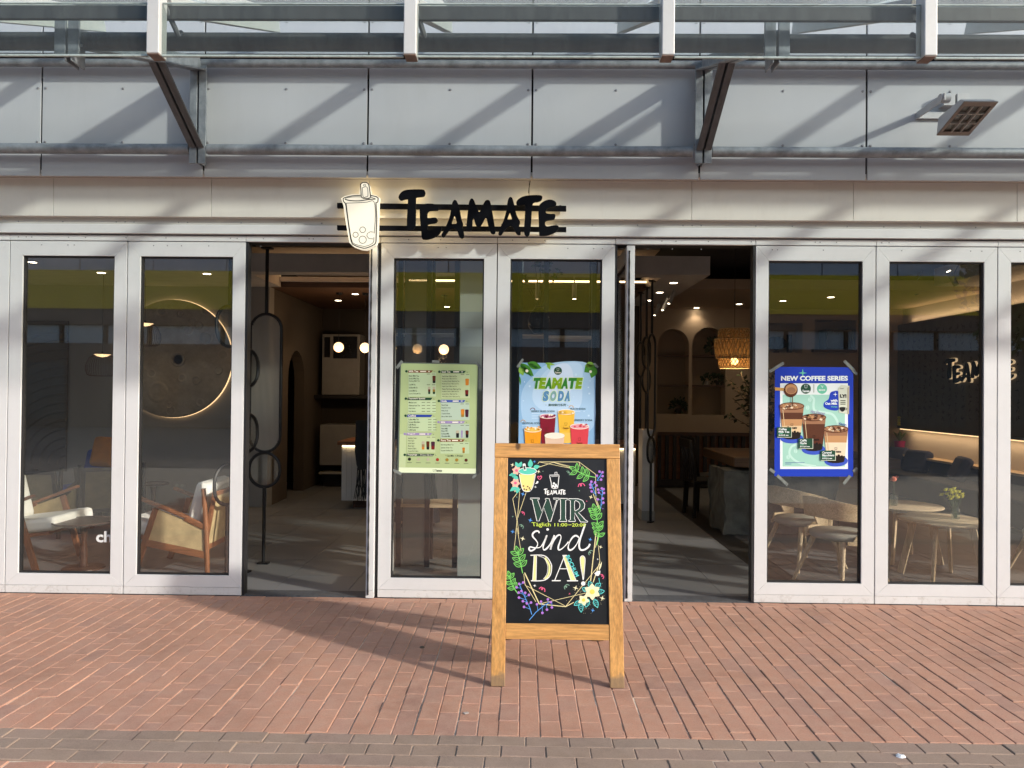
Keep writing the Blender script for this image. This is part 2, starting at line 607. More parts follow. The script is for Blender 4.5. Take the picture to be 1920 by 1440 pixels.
rattan('rattan_dark', (.30, .24, .13), (.16, .12, .06), 90)
emit('led_warm', (1, .72, .38), 2.6)
emit('led_soft', (1, .66, .34), .9)
emit('downlight', (1, .84, .58), 9.0)
emit('globe_glow', (1, .66, .34), 1.15)
emit('bulb', (1, .72, .38), 8.0)
emit('sign_face', (.62, .57, .46), .52)
emit('sign_glow', (1, .78, .42), 1.3)
# ribbed glass: see-through glass; thin pale strips over it imitate refracted light
def ribbed():
    mt, t, b = new_mat('ribbed_glass')
    b.inputs['Base Color'].default_value = (.5, .48, .44, 1)
    b.inputs['Roughness'].default_value = .25
    out = [n for n in t.nodes if n.type == 'OUTPUT_MATERIAL'][0]
    tr = N(t, 'BsdfTransparent')
    tr.inputs[0].default_value = (.75, .75, .73, 1)
    mx = N(t, 'MixShader')
    mx.inputs[0].default_value = .42
    t.links.new(tr.outputs[0], mx.inputs[1])
    t.links.new(b.outputs[0], mx.inputs[2])
    t.links.new(mx.outputs[0], out.inputs[0])
ribbed()
glass('clear_glass', (.85, .86, .85), 1.5, .03, 6, 0)
glass('jar_glass', (.80, .86, .84), 1.5, .12, 9, 0)
# dark stone wall with faint brushed writing
def script_stone():
    mt, t, b = new_mat('script_stone')
    co, oi = coords(t)
    n = N(t, 'TexNoise', i_Scale=2.0, i_Detail=6.0, i_Roughness=.7)
    t.links.new(co, n.inputs['Vector'])
    c = ramp(t, n.outputs[0], [(.3, (.095, .085, .07)), (.7, (.15, .135, .11))])
    n2 = N(t, 'TexNoise', i_Scale=30.0, i_Detail=4.0)
    t.links.new(co, n2.inputs['Vector'])
    bp = N(t, 'Bump', i_Strength=.3, i_Distance=.004)
    t.links.new(n2.outputs[0], bp.inputs['Height'])
    t.links.new(bp.outputs[0], b.inputs['Normal'])
    t.links.new(c, b.inputs['Base Color'])
    b.inputs['Roughness'].default_value = .75
script_stone()
# moon disc with craters
def moon():
    mt, t, b = new_mat('moon_relief')
    co, oi = coords(t)
    n = N(t, 'TexNoise', i_Scale=4.0, i_Detail=8.0, i_Roughness=.7)
    v = N(t, 'TexVoronoi', i_Scale=3.4)
    for q in (n, v):
        t.links.new(co, q.inputs['Vector'])
    cr = ramp(t, v.outputs['Distance'], [(.0, (.35,)*3), (.16, (.42,)*3), (.21, (1,)*3), (.27, (.62,)*3)])
    c = ramp(t, n.outputs[0], [(.3, (.30, .24, .17)), (.7, (.50, .42, .31))])
    c = mixc(t, .35, c, cr, 'MULTIPLY')
    bp = N(t, 'Bump', i_Strength=.8, i_Distance=.02)
    ad = N(t, 'Math', operation='ADD')
    t.links.new(cr, ad.inputs[0])
    t.links.new(n.outputs[0], ad.inputs[1])
    t.links.new(ad.outputs[0], bp.inputs['Height'])
    t.links.new(bp.outputs[0], b.inputs['Normal'])
    t.links.new(c, b.inputs['Base Color'])
    b.inputs['Roughness'].default_value = .8
moon()

# ------------------------------------------------------------------ ground and paving
MB().box(-160, 160, -160, 60, -.3, -.035).build('ground', 'ground', kind='structure')
pv = thing('pavement', None, None)
pv['kind'] = 'structure'
ORG[pv.name] = Vector()
MB().box(-9, 9, -9, -.001, -.034, -.0065).build('joint_sand', 'joint_sand', pv)
def brick_shape(lx, ly, ch=.0035, h=.05):
    """one paving brick centred on the origin, its top at z = 0 with a chamfered edge"""
    x, y = lx/2, ly/2
    V = [(-x, -y, -h), (x, -y, -h), (x, y, -h), (-x, y, -h),
         (-x, -y, -ch), (x, -y, -ch), (x, y, -ch), (-x, y, -ch),
         (-x+ch, -y+ch, 0), (x-ch, -y+ch, 0), (x-ch, y-ch, 0), (-x+ch, y-ch, 0)]
    Fc = [(8, 9, 10, 11)]
    for a in range(4):
        b_ = (a+1) % 4
        Fc += [(a, b_, b_+4, a+4), (a+4, b_+4, b_+8, a+8)]
    return V, Fc
YD0, YD1 = -2.262, -2.555            # the dark band of three courses
lay = []                             # (x, y, lx, ly, kind)
def course_x(y, ly, kind, x0, x1, ls=.2, off=0.0, jitter=.004, gap=.004):
    x = x0+off
    while x < x1:
        l = ls if not isinstance(ls, tuple) else random.choice(ls)
        lay.append((x+l/2, y, l-gap+random.uniform(-.001, .001), ly-gap, kind))
        x += l
course_x(-.052, .1, 'red', -7, 7, .2, .03)
nx = 0
x = -6.5
while x < 6.5:
    o = (.1 if nx % 2 else .0)+random.uniform(-.022, .022)
    wob = random.uniform(-.002, .002)
    y = -.104
    first = True
    while y > YD0+.012:
        l = .2
        if first:
            l = .2-o if o > .03 else .2
            first = False
        if y-l < YD0+.06:
            l = y-YD0
        lay.append((x+.05+wob, y-l/2, .0962+random.uniform(-.0012, .0012), l-.0025, 'red'))
        y -= l
    x += .1
    nx += 1
for i in range(3):
    course_x(YD0-.049-.098*i, .098, 'dark', -6, 6, .2, (.03, .12, .05)[i])
nrow = 0
y = YD1-.055
while y > -5.2:
    course_x(y, .1, 'red', -5, 5, (.1, .2, .2, .15), random.uniform(0, .2))
    y -= .1
    nrow += 1
def in_view(bx, by):
    d = Vector((bx, by, 0))-CAM
    z = d.dot(fw)
    if z < .5:
        return None
    px = 960+FPX*d.dot(r2)/z
    py = 720-FPX*d.dot(u2)/z
    return z if -40 < px < 1960 and py < 1470 else None
shown = {'red': [], 'dark': []}
rest = {'red': [], 'dark': []}
for b_ in lay:
    z = in_view(b_[0], b_[1])
    if z is None:
        rest[b_[4]].append(b_)
    else:
        shown[b_[4]].append((z, b_))
meshes = {}
band = thing('path', None, None)
band['kind'] = 'structure'
ORG[band.name] = Vector()
for kind, par, mt in (('red', pv, 'red_brick'), ('dark', band, 'dark_brick')):
    shown[kind].sort(key=lambda q: q[0])
    own = [q[1] for q in shown[kind][:296]]
    rest[kind] += [q[1] for q in shown[kind][296:]]
    for bx, by, lx, ly, _ in own:
        key = (kind, round(lx, 2), round(ly, 2))
        if key not in meshes:
            me = bpy.data.meshes.new('brick')
            V, Fc = brick_shape(lx, ly)
            me.from_pydata(V, [], Fc)
            me.materials.append(MATS[mt])
            meshes[key] = me
        ob = bpy.data.objects.new('brick', meshes[key])
        C.objects.link(ob)
        ob.parent = par
        ob.location = (bx, by, random.gauss(0, .0016))
        ob.rotation_euler = (random.gauss(0, .008), random.gauss(0, .013), random.gauss(0, .006))
    mb = MB()
    for bx, by, lx, ly, _ in rest[kind]:
        V, Fc = brick_shape(lx, ly)
        a, b2 = random.gauss(0, .006), random.gauss(0, .009)
        z0 = random.gauss(0, .001)
        mb.add([(bx+p[0], by+p[1], z0+p[2]+a*p[1]+b2*p[0]) for p in V], Fc)
    mb.build('bricks', mt, par, kind='stuff')
# ------------------------------------------------------------------ room behind the shop front
fl = MB().box(-9.2, 8.2, .165, 12.6, -.034, -.006).build('floor', 'grout', local=True, kind='structure')
me = MB().box(-.298, .298, -.298, .298, -.006, 0).mesh('tile', 'tile')
x = 1.62-.3-.6*11
rest_t = MB()
for i in range(25):
    for j in range(16):
        cx, cy = 1.62-.3-.6*14+.6*i, .35+.6*j
        near = -6.2 < cx < 5.6 and cy < 7.2
        if near:
            ob = bpy.data.objects.new('tile', me)
            C.objects.link(ob)
            ob.parent = fl
            ob.location = (cx, cy, 0)
MB().box(2.14, 2.40, .06, 6.9, .0005, .004).build('tile_strip', 'dark_tile', fl)
def st(name, mb, mat, label=None, bevel=0):
    return mb.build(name, mat, kind='structure', bevel=bevel)
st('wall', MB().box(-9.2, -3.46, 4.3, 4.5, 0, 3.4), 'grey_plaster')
# side wall with a round-headed opening
arch = [(4.5, 0), (5.15, 0), (5.15, 1.75)]
arch += [(5.56-.41*math.cos(a*math.pi/10), 1.75+.45*math.sin(a*math.pi/10)) for a in range(1, 10)]
arch += [(5.97, 1.75), (5.97, 0), (7.0, 0), (7.0, 3.0), (4.5, 3.0)]
mbw = MB()
tri = tessellate_polygon([[Vector((a, b_, 0)) for a, b_ in arch]])
n_ = len(arch)
mbw.add([(-3.46, a, b_) for a, b_ in arch]+[(-3.62, a, b_) for a, b_ in arch],
        [t_ for t_ in tri]+[tuple(i+n_ for i in t_) for t_ in tri]+[(i, (i+1) % n_, (i+1) % n_+n_, i+n_) for i in range(n_)])
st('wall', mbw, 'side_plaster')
st('wall', MB().box(-5.6, -5.5, 4.5, 7.2, 0, 3.0), 'void_black')
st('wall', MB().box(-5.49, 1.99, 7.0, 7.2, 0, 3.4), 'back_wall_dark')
st('wall', MB().box(6.5, 6.7, .08, 7.2, 0, 3.4), 'plaster')
st('wall', MB().box(-9.2, -9.0, .08, 4.3, 0, 3.4), 'grey_plaster')
# back wall with arched and square niches
def niche_wall():
    Y = 7.0
    def q(px, py):
        p = P(px, py, Y)
        return (p.x, p.z)
    holes = []
    for xa, xb, yt, yb, rnd in ((1232, 1292, 617, 776, 1), (1297, 1361, 614, 778, 1), (1438, 1505, 606, 661, 0), (1528, 1605, 600, 656, 0)):
        a = q(xa, yb); b_ = q(xb, yt)
        x0, x1, z0, z1 = a[0], b_[0], a[1], b_[1]
        if rnd:
            rr = (x1-x0)/2
            h = [(x0, z0), (x1, z0), (x1, z1-rr)]+[(x0+rr+rr*math.cos(i*math.pi/12), z1-rr+rr*math.sin(i*math.pi/12)) for i in range(1, 12)]+[(x0, z1-rr)]
        else:
            h = [(x0, z0), (x1, z0), (x1, z1), (x0, z1)]
        holes.append(h)
    outer = [(2.0, 0), (6.5, 0), (6.5, 3.4), (2.0, 3.4)]
    mp = lambda a, b_, k=0: Vector((a, Y, b_))
    mb = MB()
    tri = tessellate_polygon([[Vector((a, b_, 0)) for a, b_ in lp] for lp in [outer]+holes])
    fp = [p for lp in [outer]+holes for p in lp]
    mb.add([(a, Y, b_) for a, b_ in fp], [t_ for t_ in tri])
    o = 4
    dep = .32
    for h in holes:
        n = len(h)
        mb.add([(a, Y, b_) for a, b_ in h]+[(a, Y+dep, b_) for a, b_ in h], [(i, (i+1) % n, n+(i+1) % n, n+i) for i in range(n)]+[tuple(n+i for i in range(n))])
    wl = st('wall', mb, 'warm_plaster')
    MB().box(1.9, 6.7, 7.36, 7.46, 0, 3.4).build('wall', 'void_black', kind='structure')
    for h in holes[:2]:
        x0 = h[0][0]; x1 = h[1][0]
        for zz in (P(1262, 667, 7).z, P(1262, 723, 7).z):
            MB().box(x0+.002, x1-.002, 7.0, 7.30, zz-.012, zz+.012).build('niche_shelf', 'walnut', wl)
    return holes, wl
holes, nwall = niche_wall()
st('ceiling', MB().box(-9.2, 8, .1, 7.5, 3.42, 3.5), 'void_black')
st('ceiling', MB().box(-9.0, 1.67, 3.0, 3.25, 3.0, 3.22), 'white_ceiling')
st('ceiling', MB().box(1.67, 2.2, 3.0, 6.2, 3.0, 3.22), 'white_ceiling')
st('ceiling', MB().box(-9.0, -3.3, 3.253, 4.298, 3.0, 3.22), 'white_ceiling')
st('ceiling', MB().box(-3.46, 1.66, 3.253, 6.998, 3.34, 3.40), 'warm_plaster')
wc = st('ceiling', MB().box(-3.45, 1.66, 4.3, 6.998, 3.0, 3.08), 'wood_ceiling')
st('ceiling', MB().box(2.203, 6.498, 4.6, 6.998, 3.06, 3.2), 'warm_plaster')
st('ceiling', MB().box(5.7, 6.498, .3, 4.597, 3.12, 3.36), 'plaster')
# ------------------------------------------------------------------ the shop building's face
bl = thing('shop_building', 'shop building with grey cladding, beige fascia and white glazed folding doors', 'building', (0, .5, 0))
ORG[bl.name] = Vector((0, .5, 0))
ZT = P(700, 456, 0).z            # top of the door leaves
ZH0 = P(700, 444.5, 0).z         # top of the head rail / dark gap
ZH1 = P(700, 440.5, -.03).z
ZS = P(700, 424, -.02).z
ZS2 = P(700, 411.5, -.02).z
ZF0 = P(700, 408.5, -.06).z      # fascia bottom
ZC0 = P(700, 333, -.18).z        # cladding bottom = fascia top
ZC1 = P(500, 126.5, -.18).z
XL, XR = -7.2, 7.2
MB().box(XL, XR, .03, .14, ZT+.004, 7.4).build('wall', 'dark_gap', bl)
MB().box(XL, XR, -.035, .029, ZH1, ZS).build('header_rail', 'white_frame', bl, bevel=.003)
MB().box(XL, XR, -.012, .029, ZS+.002, ZS2+.03).build('header_trim', 'grey_trim', bl)
hs = MB()
x = XL+.1
while x < XR:
    hs.lathe([(.006, 0), (.004, .003)], 6, (0, 0, 0), cap1=True)
    for i in range(len(hs.v)-12, len(hs.v)):
        p = hs.v[i]
        hs.v[i] = Vector((x+p.x, -.0125-p.z, ZS2-.03+p.y))
    x += random.choice((.07, .35, .42, .28))
for i in range(60):
    x = random.uniform(-4.5, 4.3)
    hs.lathe([(.005, 0), (.0035, .002)], 6, (0, 0, 0), cap1=True)
    z0 = random.choice((ZT+.03, ZT-.03))
    y0 = -.0045 if z0 > ZT else -.0003
    for k in range(len(hs.v)-12, len(hs.v)):
        p = hs.v[k]
        hs.v[k] = Vector((x+p.x, y0-p.z, z0+p.y))
hs.build('screws', 'screw', bl, kind='stuff')
# fascia panels
fx = [XL]
for px, py in ((-200, 370), (100, 370), (396, 370), (693, 370), (992, 370), (1297, 370), (1600, 370), (1907, 370)):
    fx.append(P(px, py, -.06).x)
fx.append(XR)
for a, b_ in zip(fx, fx[1:]):
    MB().box(a+.0015, b_-.0015, -.06, .028, ZF0, ZC0+.02).build('fascia_panel', 'beige_panel', bl, bevel=.002)
# cladding panels, two courses, with their rivets
cx = [P(78+308.3*i - (0 if i < 3 else 0), 200, -.18).x for i in range(-3, 9)]
cx = [P(px, 200, -.18).x for px in (-845, -538, -230, 78, 383, 690, 998, 1312, 1625, 1938, 2250, 2560)]
def rivets(pts, Y):
    mb = MB()
    for x, z in pts:
        mb.add([(x+r_*math.cos(i*math.pi/4), Y-h, z+r_*math.sin(i*math.pi/4)) for r_, h in ((.0105, 0), (.007, .006)) for i in range(8)],
               [(i, (i+1) % 8, 8+(i+1) % 8, 8+i) for i in range(8)]+[tuple(range(8, 16))])
    return mb
zr0, zr1 = P(500, 268, -.18).z, P(500, 167, -.18).z
for a, b_ in zip(cx, cx[1:]):
    g = .007
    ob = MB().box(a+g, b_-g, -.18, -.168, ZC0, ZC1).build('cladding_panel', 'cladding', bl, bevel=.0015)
    rv = rivets([(xx, zz) for xx in (a+.03, (a+b_)/2, b_-.03) for zz in (zr0, zr1)], -.18).build('rivets', 'screw', ob, kind='stuff')
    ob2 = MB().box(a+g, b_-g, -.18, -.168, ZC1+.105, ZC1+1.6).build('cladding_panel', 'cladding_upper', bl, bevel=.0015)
    rivets([(xx, zz) for xx in (a+.03, (a+b_)/2, b_-.03) for zz in (ZC1+.35, ZC1+1.2)], -.18).build('rivets', 'screw', ob2, kind='stuff')
MB().box(XL, XR, -.178, .028, ZC1+.002, ZC1+.010).build('flashing', 'white_frame', bl)
MB().box(XL, XR, -.10, .028, ZC1+.0105, ZC1+.14).build('recess', 'dark_gap', bl)
MB().box(XL, XR, -.165, .028, ZC0+.021, ZC0+.05).build('soffit', 'grey_trim', bl)
# bottom sill
MB().box(XL, XR, .012, .16, -.03, .006).build('threshold', 'galvanised_dark', bl)
# ---- folding doors
FRW, DEP = .098, .06
def door(name, wd, H, parent, loc, rz, label=None):
    """one door leaf, lower front corner at loc, width along its own x"""
    t = .115; bt = .155; kick = .062; hd = 0.0
    mb = MB()
    def trap(pts):
        o = len(mb.v)
        n = 4
        mb.add([(x_, 0, z_) for x_, z_ in pts]+[(x_, DEP, z_) for x_, z_ in pts],
               [(0, 1, 2, 3), (7, 6, 5, 4), (0, 4, 5, 1), (1, 5, 6, 2), (2, 6, 7, 3), (3, 7, 4, 0)])
    z0 = kick+.002
    i0, i1 = FRW, wd-FRW
    j0, j1 = bt, H-t
    g = .0008
    trap([(0, z0), (i0, j0), (i0, j1), (0, H)])
    trap([(i1, j0), (wd, z0), (wd, H), (i1, j1)])
    trap([(g, z0), (wd-g, z0), (i1, j0-g), (i0, j0-g)])
    trap([(i0, j1+g), (i1, j1+g), (wd-g, H), (g, H)])
    ob = mb.build(name, 'white_frame', parent, local=True, bevel=.0016, label=label)
    ob.location = Vector(loc)-ORG[parent.name]
    ob.rotation_euler = (0, 0, rz)
    MB().box(0, wd, 0.0005, DEP, .004, kick).build('kick_rail', 'kick_frame', ob, local=True, bevel=.0016)
    gk = MB()
    gw = .010
    for a in ((i0, i0+gw, j0, j1), (i1-gw, i1, j0, j1), (i0+gw, i1-gw, j0, j0+gw), (i0+gw, i1-gw, j1-gw, j1)):
        gk.box(a[0], a[1], .014, DEP-.012, a[2], a[3])
    gk.build('gasket', 'seal', ob, local=True)
    MB().box(i0+gw*.5, i1-gw*.5, .030, .036, j0+gw*.5, j1-gw*.5).build('pane', 'pane', ob, local=True)
    return ob
HT = ZT
bx = {k: P(v_, 733, 0).x for k, v_ in dict(a=-207, b=14.5, c=235.5, d=458, e=711, f=930, g=1152, h=1415, i=1641.5, j=1870, k=2099, l=-429, m=2328).items()}
GAP = .004
leaves = [('l', 'a'), ('a', 'b'), ('b', 'c'), ('c', 'd'), ('e', 'f'), ('f', 'g'), ('h', 'i'), ('i', 'j'), ('j', 'k'), ('k', 'm')]
doors = []
for a, b_ in leaves:
    doors.append(door('folding_door', bx[b_]-bx[a]-2*GAP, HT, bl, (bx[a]+GAP, 0, 0), 0))
    MB().box(bx[a]+.002, bx[b_]-.002, -.004, .05, HT+.006, ZH0).build('head_rail', 'white_frame', bl, bevel=.0015)
    MB().box(bx[a]-.003, bx[a]+.003, .022, .05, .006, HT).build('seal', 'seal', bl)
for a, b_ in (('d', 'e'), ('g', 'h')):
    MB().box(bx[a]+.002, bx[b_]-.002, -.004, .05, HT+.006, ZH0).build('head_rail', 'white_frame', bl, bevel=.0015)
# two leaves folded back into the openings, seen edge on
xo1 = P(697, 733, -.03).x
xo2 = P(1181, 733, -.03).x
door('folding_door', .90, HT-.01, bl, (xo1+.03, -.03, 0), R(90), 'folding door leaf standing open at a right angle beside the doorway')
door('folding_door', .90, HT-.01, bl, (xo2+.03, -.03, 0), R(90), 'folding door leaf standing open at a right angle beside the doorway')
for xx in (xo1, xo2):
    MB().tube([(xx-.012, -.034, .03+.03*i) for i in range(0, 90)], [.0065+.0015*math.sin(i*1.7) for i in range(90)], 6).build('brush_seal', 'seal', bl)
# dark return seals by the openings
MB().box(bx['d']+.001, bx['d']+.016, .002, .075, .006, HT).build('seal', 'seal', bl)
MB().box(bx['h']-.016, bx['h']-.001, .002, .075, .006, HT).build('seal', 'seal', bl)
MB().box(bx['e']-.016, bx['e']-.001, .01, .075, .006, HT).build('seal', 'seal', bl)
MB().box(bx['g']+.001, bx['g']+.016, .01, .075, .006, HT).build('seal', 'seal', bl)
# letters stuck on the first pane
dm = lambda px, py, k=0: P(px, py, .0295)-Vector((0, k, 0))
mb = MB()
text_px(mb, 'ch', 180, 996, 210, 1017, dm, 0, .03)
ch = mb.build('lettering', flat('decal_white', (.75, .77, .76)), doors[2])
for v_ in ch.data.vertices:
    v_.co -= Vector(doors[2].location)
# ------------------------------------------------------------------ glass canopy
cn = thing('glass_canopy', 'dirty glass canopy on galvanised brackets, tubes and white posts above the doors', 'canopy', (0, -.2, 4.2))
ORG[cn.name] = Vector((0, -.2, 4.2))
YF = -2.1
pxs = [-1170, -685, -200, 286, 768.5, 1253.5, 1746, 2235, 2725, 3215, 3705]
pX = [P(px, 60, YF).x for px in pxs]
PW = .062
zb = P(770, 102, YF).z
ztop = zb+.62
XA, XB = -6.8, 8.2
for xx in pX:
    po = MB().box(xx-PW/2, xx+PW/2, YF, YF+.085, zb+.004, ztop).build('post', 'steel_post', cn, bevel=.004)
    MB().box(xx-PW/2+.003, xx+PW/2-.003, YF+.003, YF+.082, zb-.001, zb+.003).build('end_cap', 'rust_cap', po)
gz0, gz1 = P(500, 103, YF+.03).z, P(500, 8, YF+.03).z
for a, b_ in zip(pX, pX[1:]):
    gp = MB().box(a+PW/2+.004, b_-PW/2-.004, YF+.026, YF+.036, gz0, gz1).build('glass_pane', 'canopy_glass', cn)
    MB().box(a+PW/2+.004, b_-PW/2-.004, YF+.024, YF+.038, gz0-.012, gz0-.0005).build('pane_edge', 'glass_edge', gp, bevel=.003)
    MB().box(a+PW/2+.004, b_-PW/2-.004, YF+.027, YF+.035, gz1+.0005, gz1+.006).build('pane_edge', 'glass_edge', gp)
ZG0, ZG1 = P(500, 37, -1.98).z, P(500, 11, -1.98).z
MB().box(XA, XB, -1.985, -1.962, ZG0, ZG1).build('gutter', 'tube_dark', cn, bevel=.004)
q = P(500, 79, -1.8)
RT_ = 16.5/FPX*3.93
MB().tube([(XA, -1.8, q.z), (XB, -1.8, q.z)], RT_, 20).build('tube', 'tube_dark', cn, smooth=True)
zo = q.z
q = P(500, 119, -.27)
MB().tube([(-6.8, -.27, q.z), (6.8, -.27, q.z)], .030, 16).build('tube', 'galvanised', cn, smooth=True)
zi = q.z
q = P(500, 280.5, -.27)
LT = .0385
segs = [P(px, 280, -.27).x for px in (-1500, -570, 358, 388, 1300, 1332, 2270, 3100)]
for i in (0, 1, 3, 5, 6):
    a, b_ = segs[i]+.008, segs[i+1]-.008
    MB().tube([(a, -.27, q.z), (b_, -.27, q.z)], LT, 18).build('tube', 'galvanised', cn, smooth=True)
    MB().tube([(a-.03, -.27, q.z), (a+.06, -.27, q.z)], LT*.8, 14).build('tube_socket', 'galvanised', cn, smooth=True)
zl = q.z
# sloping rafters and roof panes
RO, RI = Vector((0, -1.96, zo+.11)), Vector((0, -.3, 4.30))
for xx in pX:
    MB().beam(RO+Vector((xx, 0, 0)), RI+Vector((xx, 0, 0)), .06, .09).build('rafter', 'steel_post', cn, bevel=.003)
    mbk = MB()
    mbk.tube([(xx+.005, -2.0, zb+.30), (xx+.05, -1.93, zb+.17), (xx+.03, -1.86, zo+.02)], .014, 8)
    mbk.build('clamp', 'galvanised_dark', cn, smooth=True)
upn = (RI-RO).cross(Vector((1, 0, 0))).normalized()
if upn.z < 0:
    upn = -upn
for a, b_ in zip(pX, pX[1:]):
    o = upn*.052
    mb = MB().beam(RO+o+Vector(((a+b_)/2, -.02, 0)), RI+o+Vector(((a+b_)/2, .05, 0)), b_-a-.012, .012)
    mb.build('roof_pane', 'roof_glass', cn)
MB().tube([(-7.0, -1.0, 3.845), (8.4, -1.0, 3.845)], .05, 16).build('tube', 'tube_dark', cn, smooth=True)  # hidden tube, added for the band of shade it casts on the fascia
MB().box(-7.0, 8.4, -.38, -.34, 4.115, 4.205).build('shade_rail', 'tube_dark', cn, bevel=.003)  # unseen rail behind the outer tube, added to shade the cladding's top edge
# brackets
for nm, px, s in (('l', 374, 1), ('r', 1317, 1)):
    xx = P(px, 250, -.27).x
    zt_, zb_ = P(px, 126, -.27).z, P(px, 309, -.27).z
    mb = MB()
    for o in (-.034, .034):
        mb.box(xx+o-.027, xx+o+.027, -.305, -.292, zb_, zt_)
        mb.box(xx+o*.35-.004, xx+o*.35+.004, -.292, -.181, zb_+.01, zt_-.005)
    br = mb.build('bracket', 'galvanised', cn, bevel=.002)
    end = Vector((xx, -1.86, zo-.045))
    stt = Vector((xx, -.30, zt_-.03))
    dv = (end-stt).normalized()
    mb = MB()
    for o in (-.034, .034):
        mb.beam(stt+Vector((o, 0, 0)), end+Vector((o, 0, 0)), .05, .012, side=(1, 0, 0))
        mb.beam(stt+Vector((o*.35, 0, .045)), end+Vector((o*.35, 0, .045)), .008, .085, side=(1, 0, 0))
    mb.build('arm', 'galvanised', br, bevel=.0015)
    mid = stt+(end-stt)*.40
    lo = Vector((xx, -.315, zl+.0))
    mb = MB()
    d2 = (mid-lo).normalized()
    nrm = d2.cross(Vector((1, 0, 0))).normalized()
    for o in (-.031, .031):
        mb.beam(lo+Vector((o, 0, 0)), mid+Vector((o, 0, 0)), .046, .012, side=(1, 0, 0))
        mb.beam(lo+Vector((o*.4, 0, 0))+nrm*.04, mid+Vector((o*.4, 0, 0))+nrm*.04, .008, .075, side=(1, 0, 0))
    mb.build('strut', 'galvanised_dark', br, bevel=.0015)
    mb = MB()
    zc0, zc1 = P(90, 128, -1.85).z, P(90, 52, -1.85).z
    for o in (-.036, .036):
        mb.box(xx+o-.029, xx+o+.029, -1.878, -1.862, zo-.105, zo+.085)
        mb.box(xx+o*.45-.004, xx+o*.45+.004, -1.862, -1.74, zo-.13, zo+.03)
    mb.build('clamp_plate', 'galvanised', br, bevel=.002)
# ------------------------------------------------------------------ floodlight on the wall
pm('lamp_grey', (.42, .43, .45), .45, 0, .06, 8, dirt=.2, dirtcol=(.3, .29, .27), dscale=20)
fd = thing('floodlight', 'white wall floodlight with a louvred face tilted down beside the right bracket', 'light', (3.0, -.18, 3.5))
ORG[fd.name] = Vector((3.0, -.18, 3.5))
TL, TR = P(1807.4, 189.6, -.73), P(1871.6, 190.3, -.73)
x0, x1 = TL.x, TR.x
zt_, zb2 = TL.z, P(1770, 252.5, -.40).z
fa, fb = Vector((0, -.73, zt_)), Vector((0, -.40, zb2))
fd_d = (fb-fa).normalized()
fn = Vector((1, 0, 0)).cross(fd_d).normalized()
if fn.z > 0:
    fn = -fn
def fpnt(u, v_, k=0):     # u across 0..1, v from the front edge to the wall edge
    return Vector((x0+(x1-x0)*u, 0, 0))+fa+(fb-fa)*v_+fn*k
# housing: wedge
h = .12
V = [fpnt(0, 0), fpnt(1, 0), fpnt(1, 1), fpnt(0, 1),
     fpnt(.04, .12)-fn*.05, fpnt(.96, .12)-fn*.05, fpnt(.92, .9)-fn*h, fpnt(.08, .9)-fn*h]
MB().add(V, [(4, 5, 6, 7), (0, 4, 7, 3), (1, 2, 6, 5), (0, 1, 5, 4), (3, 7, 6, 2)]).build('housing', 'lamp_grey', fd)
mb = MB()
rim = [(0, 0, 1, .12), (0, .88, 1, 1), (0, .12, .1, .88), (.9, .12, 1, .88)]
for a, b_, c_, d_ in rim:
    mb.add([fpnt(a, b_, .002), fpnt(c_, b_, .002), fpnt(c_, d_, .002), fpnt(a, d_, .002), fpnt(a, b_, .008), fpnt(c_, b_, .008), fpnt(c_, d_, .008), fpnt(a, d_, .008)],
           [(0, 1, 2, 3), (7, 6, 5, 4), (0, 4, 5, 1), (1, 5, 6, 2), (2, 6, 7, 3), (3, 7, 4, 0)])
mb.build('rim', pm('rim_brown', (.20, .16, .135), .5), fd)
MB().add([fpnt(.1, .12, -.006), fpnt(.9, .12, -.006), fpnt(.9, .88, -.006), fpnt(.1, .88, -.006)], [(0, 1, 2, 3)]).build('lens', pm('lens_dark', (.10, .10, .09), .2, 0, .2, 9), fd)
mb = MB()
for u in (.37, .64):
    mb.beam(fpnt(u, .12, .002), fpnt(u, .88, .002), .008, .02, side=(1, 0, 0))
for v_ in (.34, .62):
    mb.beam(fpnt(.1, v_, .002), fpnt(.9, v_, .002), .02, .008, side=fn)
mb.build('grille', pm('grille_grey', (.32, .30, .28), .4), fd)
mb = MB()
zk = P(1770, 207, -.3).z
mb.beam((x0-.03, -.18, zk), (x0-.03, -.56, zk), .012, .05, side=(1, 0, 0))
mb.beam((x0-.03, -.20, zk), (x1-.02, -.20, zk), .012, .05, side=(0, 1, 0))
mb.build('yoke', 'lamp_grey', fd, bevel=.002)
pv_ = MB().tube([(x0-.045, -.52, zk), (x0+.02, -.52, zk)], .032, 16)
pv_.build('pivot', 'lamp_grey', fd, smooth=True)
mb = MB()
pa, pb = P(1765, 200, -.22), P(1808, 178, -.22)
mb.box(pa.x, pa.x+.085, -.25, -.181, pa.z, pb.z)
mb.box(pa.x+.1, pb.x+.02, -.25, -.181, pa.z, pb.z)
mb.build('wall_box', 'lamp_grey', fd, bevel=.002)
